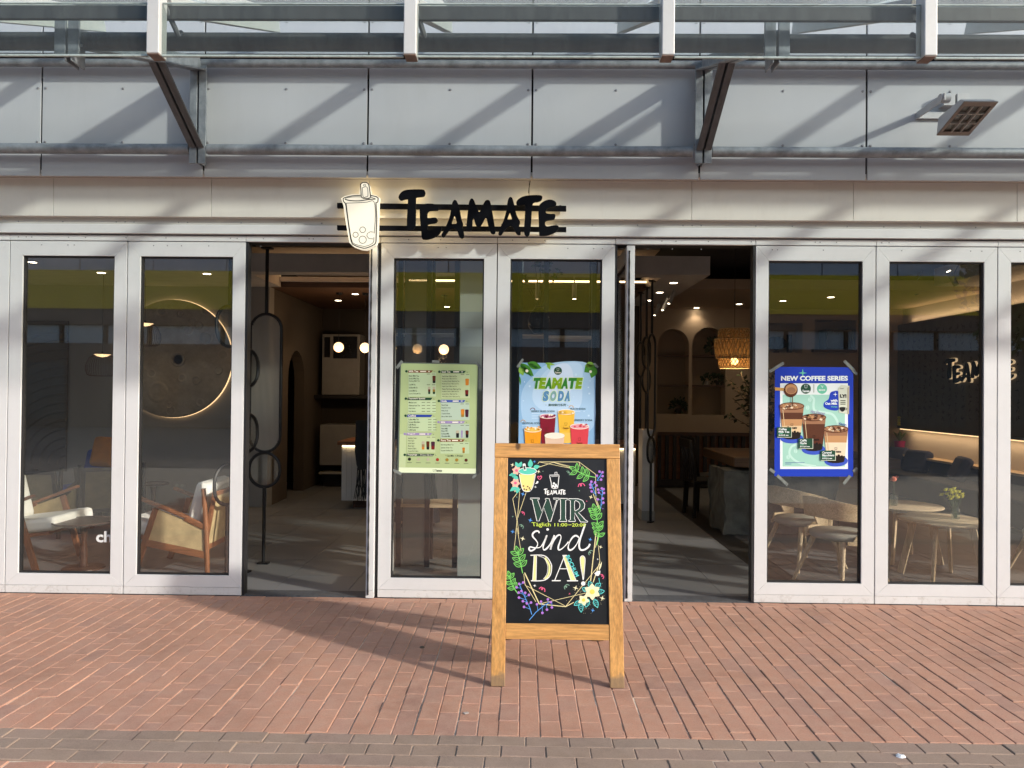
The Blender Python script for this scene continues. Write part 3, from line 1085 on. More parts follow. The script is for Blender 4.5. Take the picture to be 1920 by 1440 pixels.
# ------------------------------------------------------------------ lit shop sign
sg = thing('shop_sign', 'shop sign with a lit bubble tea cup and black TEAMATE letters on two black rails', 'sign', (-.4, -.1, 2.8))
ORG[sg.name] = Vector((-.4, -.1, 2.8))
r6 = lambda x, y: (610+x/4.085, 330+y/4.087)
def sgm(Y):
    return lambda x, y, k=0: P(*r6(x, y), Y)-Vector((0, k, 0))
pm('sign_black', (.004, .0045, .007), .7, 0, .1, 20, spec=.08)
DY = Vector((0, 1, 0))
for pts in ([(90, 206), (1845, 228), (1845, 266), (90, 243)], [(90, 377), (1845, 391), (1845, 425), (90, 412)]):
    MB().plate([pts], sgm(-.115), DY*.03).build('rail', 'sign_black', sg, bevel=.001)
mb = MB()
for x in (300, 700, 1100, 1500, 1800):
    for y in (232, 400):
        p = sgm(-.085)(x, y)
        mb.box(p.x-.008, p.x+.008, -.084, -.036, p.z-.008, p.z+.008)
mb.build('spacers', 'sign_black', sg, kind='stuff')
LET = [
 [[(560,165),(572,135),(600,112),(650,103),(740,102),(762,115),(762,140),(745,155),(700,160),(692,175),(692,260),(690,350),(683,395),(660,415),(632,415),(624,400),(626,300),(632,200),(628,175),(600,178),(575,183)]],
 [[(722,240),(730,222),(770,212),(820,212),(850,222),(868,240),(862,258),(848,262),(800,265),(782,280),(780,312),(790,322),(840,318),(858,330),(855,350),(835,360),(790,366),(782,380),(782,406),(800,418),(850,398),(890,390),(880,430),(850,460),(800,480),(755,485),(738,470),(732,400),(724,320)]],
 [[(888,455),(905,420),(930,370),(955,300),(968,220),(980,190),(993,183),(1008,195),(1025,240),(1040,320),(1054,365),(1050,395),(1060,430),(1060,465),(1045,477),(1025,462),(1012,425),(995,404),(970,402),(945,418),(925,445),(905,467)],[(966,362),(980,320),(988,302),(997,325),(1006,360),(986,366)]],
 [[(1078,400),(1085,330),(1095,240),(1102,195),(1118,172),(1135,180),(1150,215),(1172,268),(1184,270),(1205,225),(1225,190),(1245,183),(1262,195),(1275,250),(1290,340),(1302,420),(1295,440),(1275,440),(1260,420),(1245,370),(1234,322),(1222,322),(1205,355),(1185,385),(1165,388),(1148,365),(1137,325),(1128,330),(1125,380),(1120,410),(1100,418),(1082,415)]],
 [[(1325,440),(1340,395),(1365,340),(1385,270),(1395,200),(1405,170),(1418,160),(1432,170),(1445,210),(1460,280),(1475,320),(1492,350),(1484,380),(1497,425),(1492,448),(1470,445),(1452,420),(1440,394),(1418,380),(1395,390),(1372,415),(1350,447),(1332,450)],[(1394,330),(1406,292),(1413,278),(1421,300),(1429,330),(1412,334)]],
 [[(1462,205),(1475,180),(1510,158),(1560,148),(1640,146),(1662,158),(1655,182),(1630,195),(1598,200),(1585,225),(1580,300),(1575,380),(1565,440),(1552,460),(1535,455),(1522,430),(1525,350),(1530,260),(1526,218),(1500,222),(1475,228)]],
 [[(1632,250),(1645,215),(1680,190),(1720,180),(1755,190),(1770,210),(1760,230),(1720,240),(1695,255),(1690,282),(1720,290),(1755,290),(1762,310),(1750,330),(1700,338),(1685,350),(1684,374),(1700,386),(1750,378),(1785,382),(1782,410),(1750,435),(1700,452),(1650,455),(1638,440),(1635,350)]],
]
LETS = [[smooth_loop(lp, 3) for lp in L] for L in LET]
def inset(lp, s):
    cx_ = sum(p[0] for p in lp)/len(lp); cy_ = sum(p[1] for p in lp)/len(lp)
    n = len(lp); out = []
    for i in range(n):
        a, b_ = lp[i-1], lp[(i+1) % n]
        dx, dy = b_[0]-a[0], b_[1]-a[1]
        l = math.hypot(dx, dy) or 1
        out.append((lp[i][0]+dy/l*s, lp[i][1]-dx/l*s))
    return out
def area(lp):
    return sum(lp[i-1][0]*lp[i][1]-lp[i][0]*lp[i-1][1] for i in range(len(lp)))/2
for L in LETS:
    lt = MB().plate(L, sgm(-.165), DY*.028).build('letter', 'sign_black', sg)
    sg_ = 1 if area(L[0]) < 0 else -1
    MB().plate([inset(L[0], 4*sg_)]+L[1:], sgm(-.136), DY*.012).build('backlight', 'sign_glow', lt)
CUP = [(122,172),(150,155),(200,144),(262,140),(268,65),(288,46),(322,48),(338,70),(348,138),(395,150),(414,165),(408,205),(405,330),(398,500),(385,530),(312,563),(270,558),(215,540),(185,510),(160,370),(138,225)]
cup = MB().plate([CUP], sgm(-.20), DY*.05).build('cup_panel', 'sign_face', sg, bevel=.002)
MB().plate([inset(CUP, -6 if area(CUP) > 0 else 6)], sgm(-.148), DY*.03).build('backlight', 'sign_glow', cup)
ink = MB()
S = sgm(-.2022)
for pts, wd, cl in (
    ([(136,175),(150,165),(205,152),(270,148)], 7, False), ([(345,148),(390,158),(405,170)], 7, False),
    ([(136,175),(140,195),(155,215),(165,280),(185,420),(200,505),(222,530),(272,548),(312,552),(375,525),(388,500)], 7, False),
    ([(405,170),(402,200),(385,205)], 7, False), ([(388,205),(394,330),(388,500)], 7, False),
    ([(150,178),(190,188),(260,190),(330,180),(385,176)], 7, False), ([(150,178),(165,168),(215,160),(272,160)], 4, False), ([(345,160),(385,176)], 4, False),
    ([(160,208),(170,290),(190,430),(205,500),(228,522),(275,535),(310,538),(365,513),(372,470)], 4, False), ([(160,208),(240,205),(320,200),(372,195),(384,300),(374,440)], 4, False),
    ([(275,160),(272,100),(270,65),(288,50),(320,52),(334,72),(342,120),(346,162),(325,172),(290,170),(275,160)], 7, False),
    ([(290,160),(284,100),(288,88),(320,86),(326,150),(312,160)], 4, True)):
    ink.ribbon(smooth_loop(pts, 3, cl) if len(pts) > 3 else pts, wd, S, 0, cl)
for x, y, r_ in ((286,412,22),(232,450,20),(286,488,28)):
    ink.ribbon([(x+r_*math.cos(a*math.pi/10), y+r_*math.sin(a*math.pi/10)) for a in range(20)], 4, S, 0, True)
ink.ribbon([(368,430),(345,427),(322,440),(318,460),(335,480),(366,482)], 4, S)
ink.ribbon([(300+10*math.cos(a*math.pi/6), 70+6*math.sin(a*math.pi/6)) for a in range(12)], 3, S, 0, True)
ink.build('outline', 'sign_black', cup)
MB().tube([P(994, 341, -.06)-Vector((0, .03, 0)), P(992, 352, -.1), P(991, 362, -.13)], .0025, 6).build('cable', 'sign_black', sg)
# ------------------------------------------------------------------ the A-board
base = G(945, 1288)
YB = base.y
LEAN = R(12.5)
bn = Vector((0, -math.cos(LEAN), math.sin(LEAN)))     # towards the viewer and up
bu = Vector((0, math.sin(LEAN), math.cos(LEAN)))      # up along the board
BM = plane_map(Vector((0, YB, 0)), bn)
xl0, xr0 = BM(920, 1286).x, BM(1171, 1290).x
LB = (BM(1044, 832)-Vector((0, YB, 0))).dot(bu)
XM = (xl0+xr0)/2
HW = (xr0-xl0)/2
ab = thing('chalkboard_sign', 'pine framed A-board with a painted black chalkboard standing on the brick paving', 'sign board', (XM, YB+.3, 0))
ORG[ab.name] = Vector((XM, YB+.3, 0))
PWD, PTH = .077, .028
def bp(x, u, k):       # a point on the front frame: x across, u up along it, k out of it
    return Vector((x, YB, 0))+bu*u+bn*k
def slab(mb, x0, x1, u0, u1, k0, k1, f=bp):
    return mb.add([f(x0, u0, k1), f(x1, u0, k1), f(x1, u0, k0), f(x0, u0, k0), f(x0, u1, k1), f(x1, u1, k1), f(x1, u1, k0), f(x0, u1, k0)],
                  [(3, 2, 1, 0), (4, 5, 6, 7), (0, 1, 5, 4), (1, 2, 6, 5), (2, 3, 7, 6), (3, 0, 4, 7)])
U = lambda py, px=1044: (BM(px, py)-Vector((0, YB, 0))).dot(bu)
uT0, uB1, uB0 = U(859), U(1170), U(1199.5)
xl, xr = XM-HW, XM+HW
slab(MB(), xl, xl+PWD, .002, uT0, -PTH, 0).build('leg', 'board_pine', ab, bevel=.003)
slab(MB(), xr-PWD, xr, .002, uT0, -PTH, 0).build('leg', 'board_pine', ab, bevel=.003)
slab(MB(), xl-.001, xr+.001, uT0+.001, LB, -PTH-.001, .001).build('rail', 'board_pine_flat', ab, bevel=.003)
slab(MB(), xl+PWD+.0006, xr-PWD-.0006, uB0, uB1, -PTH+.003, -.003).build('rail', 'board_pine_flat', ab, bevel=.0025)
pm('chalk_black', (.010, .011, .013), .4, 0, .25, 4, .02, 150, .4, dirt=.35, dirtcol=(.04, .04, .043), dscale=3.5)
cb = slab(MB(), xl+PWD-.002, xr-PWD+.002, uB1+.001, uT0, -.020, -.010).build('chalkboard', 'chalk_black', ab)
# the rear frame, hinged at the top
RL = math.atan2(.73-LB*math.sin(LEAN), LB*math.cos(LEAN))
top = bp(0, LB-.02, -PTH-.012)
ru = Vector((0, -math.sin(RL), math.cos(RL)))
rn = Vector((0, math.cos(RL), math.sin(RL)))
rb = top-ru*(top.z/ru.z)
def rp(x, u, k):
    return Vector((x, rb.y, 0))+ru*u+rn*k
LR = (top-rb).length
slab(MB(), xl+.03, xl+.03+PWD, .004, LR, 0, PTH, rp).build('leg', 'board_pine', ab, bevel=.003)
slab(MB(), xr-.03-PWD, xr-.03, .004, LR, 0, PTH, rp).build('leg', 'board_pine', ab, bevel=.003)
slab(MB(), xl+.03+PWD, xr-.03-PWD, LR-.12, LR-.03, .002, PTH-.002, rp).build('rail', 'board_pine_flat', ab, bevel=.003)
slab(MB(), xl+.03+PWD, xr-.03-PWD, .30, .39, .002, PTH-.002, rp).build('rail', 'board_pine_flat', ab, bevel=.003)
slab(MB(), xl+.03+PWD-.004, xr-.03-PWD+.004, .39, LR-.12, .006, .014, rp).build('back_panel', 'chalk_black', ab)
for xx in (xl+.05, xr-.05):
    MB().tube([bp(xx-.03, LB+.0, -PTH-.006), bp(xx+.03, LB+.0, -PTH-.006)], .006, 8).build('hinge', 'galvanised', ab)
# --- the drawing: flat paint on the board
def brd(x, y, k=0):
    return BM(x, y, -.0095+k)
r4 = lambda x, y: (910+x/7.111, 820+y/7.111)
r5 = lambda x, y: (910+x/4.644, 990+y/4.645)
m4 = lambda x, y, k=0: brd(*r4(x, y), k)
m5 = lambda x, y, k=0: brd(*r5(x, y), k)
CH = dict(white=(.82, .82, .80), gold=(.78, .68, .36), green=(.20, .62, .13), teal=(.10, .55, .42), aqua=(.12, .62, .62), purple=(.40, .17, .60), blue=(.10, .32, .75),
          pink=(.80, .12, .25), peach=(.85, .48, .36), cream=(.85, .78, .50), yellow=(.85, .66, .12), darkgreen=(.018, .055, .038), lime=(.62, .78, .10), sage=(.20, .34, .25), mauve=(.52, .24, .36), body=(.85, .70, .24), paleyellow=(.75, .74, .30), brown=(.10, .05, .03))
for k_, v_ in CH.items():
    flat('paint_'+k_, v_, .6)
class Art:
    def __init__(s, name):
        s.name = name
        s.m = {}
    def __getitem__(s, c):
        return s.m.setdefault(c, MB())
    def done(s, parent, pre='paint_'):
        for c, mb in s.m.items():
            if mb.f:
                mb.build(s.name, pre+c, parent, kind='stuff')
K = .0006
A = Art('line_drawing')
g = A['gold']
for pts, w_ in (([(720,325),(1250,325),(1472,490),(1476,800),(1530,970)], 7), ([(700,400),(910,330),(1140,388)], 7), ([(730,328),(1150,412)], 5), ([(920,335),(1140,405)], 5), ([(1250,330),(1266,385)], 7), ([(1440,750),(1512,950)], 8), ([(700,350),(720,325)], 6),
                ([(470,680),(365,820),(422,1110),(404,1285)], 7), ([(458,720),(424,1130)], 6), ([(545,730),(424,1090),(446,1285)], 6)):
    g.ribbon(pts, w_, m4, K)
for pts, w_ in (([(272,0),(250,190)], 4), ([(277,0),(310,200)], 4), ([(342,390),(470,662)], 9), ([(470,662),(700,686),(772,648)], 7), ([(335,400),(345,490),(442,645)], 4), ([(360,505),(692,677)], 4), ([(470,662),(872,568)], 4), ([(700,684),(1000,315)], 5), ([(1000,300),(985,150)], 4), ([(965,40),(918,462)], 8), ([(1000,290),(940,475)], 7), ([(985,60),(960,170)], 5)):
    g.ribbon(pts, w_, m5, K)
A.done(cb)
def leaf_outline(cx_, cy_, a, L, W):
    pts = []
    for i in range(15):
        t_ = i/14
        pts.append((t_*L, W*math.sin(math.pi*t_**.85)))
    pts += [(x_, -y_) for x_, y_ in reversed(pts[1:-1])]
    ca, sa = math.cos(a), math.sin(a)
    return [(cx_+x_*ca-y_*sa, cy_+x_*sa+y_*ca) for x_, y_ in pts]
def sprig(art, stem, n, L, W, mp, col, wd, spread=.75):
    st_ = smooth_loop(stem, 6, False)
    art[col].ribbon(st_, wd*1.2, mp, K*2)
    for i in range(n):
        t_ = (i+.4)/n*(len(st_)-2)
        j = int(t_)
        x_, y_ = st_[j]
        dx, dy = st_[j+1][0]-st_[max(j-1, 0)][0], st_[j+1][1]-st_[max(j-1, 0)][1]
        a0 = math.atan2(dy, dx)+math.pi
        for sgn in (1, -1):
            a = a0+sgn*spread
            o = leaf_outline(x_, y_, a, L, W)
            art[col].ribbon(o, wd, mp, K*2, True)
            art[col].ribbon([(x_, y_), (x_+L*.8*math.cos(a), y_+L*.8*math.sin(a))], wd*.7, mp, K*2)
    x_, y_ = st_[0]
    a0 = math.atan2(st_[0][1]-st_[2][1], st_[0][0]-st_[2][0])
    art[col].ribbon(leaf_outline(x_, y_, a0, L, W), wd, mp, K*2, True)
    art[col].ribbon([(x_, y_), (x_+L*.8*math.cos(a0), y_+L*.8*math.sin(a0))], wd*.7, mp, K*2)
A = Art('leaf_drawing')
sprig(A, [(1215,440),(1330,500),(1470,532)], 3, 105, 24, m4, 'green', 9, 1.0)
sprig(A, [(1465,985),(1490,1090),(1520,1290)], 4, 105, 27, m4, 'green', 9, .85)
sprig(A, [(985,10),(990,60),(972,150)], 2, 62, 14, m5, 'green', 6, .9)
sprig(A, [(285,225),(305,300),(325,395)], 3, 72, 18, m5, 'green', 6, .95)
sprig(A, [(212,430),(235,500),(285,575)], 3, 58, 15, m5, 'green', 6, .95)
for x_, y_, a, L, W in ((440,405,-2.0,90,26),(455,395,-1.2,80,24),(600,405,-1.55,115,34),(640,405,-.3,90,28),(420,480,2.9,110,24),(440,560,-2.5,90,26),(430,640,2.5,130,28),(440,660,1.8,90,28),(400,520,-2.8,60,22)):
    A['teal'].plate([leaf_outline(x_, y_, a, L, W)], m4, None, K*2)
for x_, y_, a, L, W in ((925,520,-1.9,60,20),(960,520,-.7,60,20),(970,560,-.15,70,20),(900,620,1.9,75,20),(950,620,1.2,80,20),(830,640,2.6,65,18),(830,650,1.5,85,20),(890,545,-2.7,50,18)):
    o = leaf_outline(x_, y_, a, L, W)
    A['aqua'].ribbon(o, 6, m5, K*2, True)
    for t_ in (.3, .5, .7):
        A['aqua'].ribbon([(x_+L*t_*math.cos(a)-W*.7*math.sin(a), y_+L*t_*math.sin(a)+W*.7*math.cos(a)), (x_+L*(t_-.15)*math.cos(a), y_+L*(t_-.15)*math.sin(a)), (x_+L*t_*math.cos(a)+W*.7*math.sin(a), y_+L*t_*math.sin(a)-W*.7*math.cos(a))], 3.5, m5, K*2)
A['aqua'].ribbon([(990,435),(996,480)], 5, m5, K*2)
A.done(cb)
A = Art('berry_drawing')
b4 = [(1525,455),(1565,465),(1490,510),(1565,515),(1545,562),(1415,590),(1465,600),(1400,630),(1485,640),(1405,668),(1420,720),(1555,680),(1505,695),(1580,690),(1515,735),(1585,740),(1500,825),(1570,815),(1575,870)]
for st_, rng in (([(1490,575),(1525,520),(1560,470)], range(0, 5)), ([(1480,775),(1440,680),(1405,600)], range(5, 11)), ([(1540,950),(1555,800),(1570,690)], range(11, 19))):
    A['blue'].ribbon(st_, 9, m4, K*2)
    for i in rng:
        x_, y_ = b4[i]
        q = min(((st_[a][0]*(1-t_)+st_[a+1][0]*t_, st_[a][1]*(1-t_)+st_[a+1][1]*t_) for a in range(2) for t_ in (0, .25, .5, .75, 1)), key=lambda p: abs(p[0]-x_)+abs(p[1]-y_-28))
        A['blue'].ribbon([(x_, y_), q], 6, m4, K*2)
        A['purple'].disc(x_, y_, 17, m4, K*3, 12)
b5 = [(295,487),(330,475),(272,517),(315,550),(290,563),(347,565),(380,583),(293,607),(327,638),(362,657),(398,650),(337,688),(450,665),(485,642),(545,622),(570,647),(580,692),(537,712),(497,740)]
for st_, rng in (([(405,755),(385,690),(345,605),(300,500)], range(0, 12)), ([(382,805),(440,735),(515,672),(580,640)], range(12, 19))):
    A['blue'].ribbon(st_, 6, m5, K*2)
    for i in rng:
        x_, y_ = b5[i]
        q = min(((st_[a][0]*(1-t_)+st_[a+1][0]*t_, st_[a][1]*(1-t_)+st_[a+1][1]*t_) for a in range(3) for t_ in (0, .25, .5, .75, 1)), key=lambda p: abs(p[0]-x_)+abs(p[1]-y_-22))
        A['blue'].ribbon([(x_, y_), q], 4, m5, K*2)
        A['purple'].disc(x_, y_, 11.5, m5, K*3, 12)
A.done(cb)
A = Art('flower_drawing')
def flower(x_, y_, r_, n, mp, c1, c2, a0=0):
    for i in range(n):
        a = a0+2*math.pi*i/n
        A[c1].plate([leaf_outline(x_, y_, a, r_, r_*.36)], mp, None, K*(3+.12*i))
    A[c2].disc(x_, y_, r_*.30, mp, K*5, 12)
flower(415, 440, 62, 6, m4, 'peach', 'pink', .3)
flower(402, 607, 66, 6, m4, 'peach', 'pink', .1)
flower(932, 556, 74, 6, m5, 'cream', 'yellow', .5)
flower(857, 628, 52, 5, m5, 'cream', 'yellow', .2)
A['white'].plate([[(950,395),(975,375),(1003,372),(1000,400),(985,418),(965,415)]], m5, None, K*3)
A['cream'].plate([leaf_outline(990, 372, -1.25, 85, 7)], m5, None, K*3)
A.done(cb)
A = Art('cup_drawing')
body = smooth_loop([(452,490),(475,620),(500,700),(545,722),(600,712),(640,640),(668,490)], 4, False)
A['body'].plate([body], m4, None, K*6)
A['white'].ribbon(body, 9, m4, K*8)
A['teal'].disc(563, 450, 118, m4, K*7, 28, 44)
A['white'].ribbon([(563+120*math.cos(i*math.pi/16), 450+46*math.sin(i*math.pi/16)) for i in range(32)], 8, m4, K*8, True)
A['white'].plate([[(496,362),(515,345),(535,352),(548,440),(512,444)]], m4, None, K*9)
A['darkgreen'].plate([[(507,382),(530,376),(538,428),(518,430)]], m4, None, K*10)
for x_, y_ in ((510,648),(565,655),(520,690),(550,697),(590,675),(600,700)):
    A['brown'].disc(x_, y_, 10, m4, K*9, 10)
A['white'].plate([smooth_loop([(650,600),(672,612),(690,582),(708,590),(700,612),(672,618)], 3)], m4, None, K*8)
# small cup over the name
for pts, w_ in (([(855,502),(985,500)], 9), ([(858,512),(880,610),(886,672),(925,682),(966,672),(975,600),(984,508)], 10), ([(880,520),(965,518)], 5)):
    A['white'].ribbon(pts, w_, m4, K*2)
for x_, y_, r_ in ((915,612,15),(940,632,15),(905,645,15),(930,660,14),(955,650,12),(890,662,9)):
    A['white'].disc(x_, y_, r_, m4, K*2, 12)
A['white'].ribbon([(930,495),(928,465),(955,463),(957,495)], 8, m4, K*2)
A.done(cb)
# lettering
A = Art('lettering')
x0s, x1s, y0s, y1s = 560, 1790, 102, 485
for L in LETS:
    q = [[(780+(x_-x0s)/(x1s-x0s)*295, 682+(y_-y0s)/(y1s-y0s)*88) for x_, y_ in lp] for lp in L]
    A['white'].plate(q, m4, None, K*2)
Wp = [(598,808),(722,808),(722,822),(698,830),(752,985),(812,835),(795,820),(812,812),(852,815),(900,985),(952,832),(908,822),(905,808),(990,810),(986,825),(962,838),(874,1122),(844,1122),(782,940),(716,1116),(688,1116),(625,832),(600,822)]
Ip = [(998,812),(1100,814),(1098,830),(1072,840),(1072,1085),(1086,1105),(1090,1122),(980,1120),(985,1105),(1004,1090),(1004,845),(998,830)]
Rp = [(1110,816),(1240,818),(1300,840),(1328,890),(1320,945),(1275,985),(1242,1000),(1340,1105),(1368,1118),(1365,1130),(1272,1128),(1194,1005),(1190,1085),(1204,1108),(1200,1122),(1110,1120),(1112,1108),(1136,1095),(1136,845),(1112,832)]
Rh = [(1194,850),(1235,855),(1262,890),(1255,940),(1222,968),(1194,970)]
for o in (Wp, Ip):
    A['darkgreen'].plate([o], m4, None, K)
    A['white'].ribbon(o, 8, m4, K*2, True)
A['darkgreen'].plate([Rp, Rh], m4, None, K)
A['white'].ribbon(Rp, 8, m4, K*2, True)
A['white'].ribbon(smooth_loop(Rh, 3), 7, m4, K*2, True)
text_px(A['lime'], 'Täglich', 622, 1133, 872, 1202, m4, K*4, .005, -.15)
text_px(A['lime'], '11:00', 922, 1143, 1095, 1187, m4, K*4, .008)
A['lime'].ribbon([(1102,1166),(1150,1166)], 7, m4, K*4)
text_px(A['lime'], '20:00', 1156, 1145, 1340, 1189, m4, K*4, .008)
W5 = A['white']
def script(pts, wd, tp=None):
    q = smooth_loop(pts, 6, False)
    n = len(q)
    W5.ribbon(q, wd, m5, K*2, False, [.45+.55*abs(math.sin(2.2*i/n*math.pi+.4)) for i in range(n)] if tp else None)
script([(470,45),(462,28),(438,28),(414,48),(414,75),(440,105),(456,135),(446,165),(420,190),(395,198),(380,182),(392,165),(430,172),(480,165),(515,110),(535,65)], 15, True)
script([(538,62),(515,120),(503,165),(510,190),(535,178),(565,140),(598,68)], 15, True)
script([(602,62),(582,125),(568,188)], 15)
script([(568,185),(590,120),(622,72),(648,60),(660,80),(648,125),(636,165),(640,190),(665,182),(700,150),(725,120)], 14, True)
script([(815,82),(790,66),(760,82),(734,125),(722,170),(735,192),(765,180),(800,135),(822,85)], 15, True)
script([(872,-38),(845,40),(824,105),(818,160),(832,190),(865,188),(898,165),(912,138)], 15)
A['white'].disc(543, 12, 11, m5, K*2)
# DA!
for pts, w_ in (([(393,238),(490,236),(540,258),(572,310),(578,350),(566,410),(530,448),(478,460),(398,460)], 8), ([(425,242),(412,455)], 6), ([(446,242),(442,455)], 6), ([(462,242),(512,262),(538,310),(545,350),(535,405),(505,445)], 4)):
    A['white'].ribbon(smooth_loop(pts, 3, False), w_, m5, K*2)
A['paleyellow'].plate([[(427,242),(444,242),(440,455),(415,455)]], m5, None, K)
A['paleyellow'].ribbon(smooth_loop([(520,258),(552,310),(560,350),(550,408),(518,448)], 3, False), 17, m5, K, False)
for pts, w_ in (([(692,238),(605,455)], 7), ([(580,459),(657,459)], 9), ([(676,240),(745,455)], 6), ([(700,238),(790,455)], 6), ([(712,460),(808,460)], 9), ([(645,355),(722,355)], 7), ([(672,238),(712,238)], 7)):
    A['white'].ribbon(pts, w_, m5, K*2)
A['paleyellow'].plate([[(680,242),(700,242),(788,455),(748,455)]], m5, None, K)
text_px(A['aqua'], 'BOCHUM', 658, 313, 860, 348, m5, K*4, .02, 0, math.atan2(190, 92))
ex = smooth_loop([(848,243),(828,262),(833,330),(845,400),(853,452),(860,400),(867,320),(868,262)], 4)
A['white'].ribbon(ex, 7, m5, K*2, True)
A['paleyellow'].plate([inset(ex, 5 if area(ex) < 0 else -5)], m5, None, K)
A['white'].disc(854, 484, 19, m5, K*2, 18)
A['chalk'] if False else None
A.done(cb)
A = Art('star_drawing')
def star(c, x_, y_, r_, mp, a=.25):
    A[c].plate([[(x_+(r_ if i % 2 == 0 else r_*.28)*math.cos(i*math.pi/4+a), y_+(r_ if i % 2 == 0 else r_*.28)*math.sin(i*math.pi/4+a)) for i in range(8)]], mp, None, K*3)
for c, x_, y_, r_ in (('cream',362,365,30),('blue',655,322,22),('cream',710,455,28),('blue',500,755,32),('white',668,660,20),('blue',600,1105,34),('blue',365,1255,28),('cream',1410,795,30),('sage',768,450,12),('sage',420,795,14),('sage',365,1055,15),('sage',1255,710,14),('pink',1353,850,12),('cream',395,715,20),('purple',1570,950,12)):
    star(c, x_, y_, r_, m4)
for c, x_, y_, r_ in (('cream',325,92,24),('blue',237,32,20),('blue',915,100,20),('cream',1005,165,18),('cream',787,523,26),('cream',1020,612,26),('white',430,503,16),('blue',937,718,20),('white',980,272,10),('pink',735,573,10)):
    star(c, x_, y_, r_, m5)
def squig(c, x_, y_, s_, mp, a=0):
    pts = [(-1.2, .3), (-.7, -.5), (-.1, -.5), (.1, .1), (-.3, .25), (-.2, -.3), (.4, -.5), (.9, -.1), (1.1, .7)]
    ca, sa = math.cos(a), math.sin(a)
    A[c].ribbon(smooth_loop([(x_+s_*(p*ca-q*sa), y_+s_*(p*sa+q*ca)) for p, q in pts], 3, False), s_*.3, mp, K*3)
squig('sage', 1110, 470, 26, m4, .8); squig('pink', 1280, 635, 38, m4, -.3); squig('pink', 503, 1008, 24, m4, .6); squig('sage', 485, 1185, 28, m4, .7)
squig('pink', 497, 533, 24, m5, .3); squig('sage', 706, 510, 22, m5, -.9); squig('sage', 915, 212, 20, m5, -1); squig('pink', 1020, 420, 18, m5, .9)
A['pink'].ribbon(smooth_loop([(725,560),(698,532),(705,515),(722,528),(740,512),(752,528)], 3), 9, m4, K*3, True)
random.seed(3)
for i in range(90):
    a = random.uniform(0, 2*math.pi); r_ = random.gauss(95, 28)
    A['cream'].disc(910+r_*math.cos(a)*1.1, 600+r_*math.sin(a), 1.8, m5, K, 5)
A.done(cb)

# ------------------------------------------------------------------ posters taped on the panes
YP = .0285
def pmap(f, Y=YP):
    return lambda x, y, k=0: P(*f(x, y), Y)-Vector((0, k, 0))
def rect(x0, y0, x1, y1, x3=None, sk=0):
    return [(x0, y0), (x1, y0), (x1, y1), (x0, y1)]
pm('tape', (.20, .22, .21), .3, 0, .2, 30, spec=.6)
PAINT = dict(mgreen=srgb(166, 184, 134), mgreen2=srgb(180, 196, 152), mfoot=srgb(216, 228, 196), mbox=srgb(178, 198, 160), mbox2=srgb(170, 190, 172), brown=srgb(120, 75, 45), dgreen=srgb(28, 66, 46), mblue=srgb(40, 62, 150), mblue2=srgb(72, 92, 165), lilac=srgb(148, 132, 178), ink=srgb(58, 66, 50), inkl=srgb(110, 122, 95), cream=srgb(226, 222, 208),
             teabrown=srgb(92, 42, 22), amber=srgb(196, 122, 40), redtea=srgb(110, 28, 24), plum=srgb(66, 30, 52), paletan=srgb(150, 120, 85), black=srgb(24, 24, 24), greytan=srgb(176, 168, 146), red=srgb(160, 60, 40), olive=srgb(150, 120, 45), dbrown=srgb(84, 40, 24), laminate=srgb(88, 98, 92))
PAINT.update(blue=srgb(24, 58, 178), white=srgb(226, 234, 244), mint=srgb(156, 204, 190), mintd=srgb(104, 190, 160), navyblob=srgb(56, 84, 190), logo=srgb(28, 72, 52), coffee=srgb(84, 46, 28), latte=srgb(186, 140, 96), milk=srgb(226, 208, 180), ice=srgb(150, 108, 80), pearl=srgb(26, 16, 12), carton=srgb(206, 212, 196), swirl=srgb(186, 222, 212), gold=srgb(196, 150, 84), cream2=srgb(216, 190, 150),
             sky1=srgb(132, 174, 212), sky2=srgb(158, 192, 222), sky3=srgb(176, 204, 230), sky4=srgb(196, 212, 234), leafg=srgb(66, 128, 40), leafd=srgb(38, 92, 30), leafl=srgb(130, 176, 70), tgreen=srgb(46, 122, 46), tlime=srgb(120, 160, 22), halo=srgb(214, 232, 190), sodab=srgb(84, 134, 176), sodag=srgb(120, 160, 160), berry=srgb(122, 24, 44), berryt=srgb(190, 120, 150), mango=srgb(222, 150, 36), mangot=srgb(226, 186, 90), peachd=srgb(224, 178, 60), rasp=srgb(204, 66, 76), raspt=srgb(222, 150, 160), lychee=srgb(214, 186, 164), lidline=srgb(236, 226, 210), bokeh=srgb(190, 214, 236), ink2=srgb(52, 84, 96))
for k_, v_ in PAINT.items():
    flat('print_'+k_, tuple(min(.9, c*1.08) for c in v_), .5, .25)
def tapes(root, mp, items):
    for x_, y_, a, L, W in items:
        ca, sa = math.cos(a), math.sin(a)
        MB().plate([[(x_+p*ca-q*sa, y_+p*sa+q*ca) for p, q in ((-L/2, -W/2), (L/2, -W/2), (L/2, W/2), (-L/2, W/2))]], mp, None, .0035).build('tape', 'tape', root)
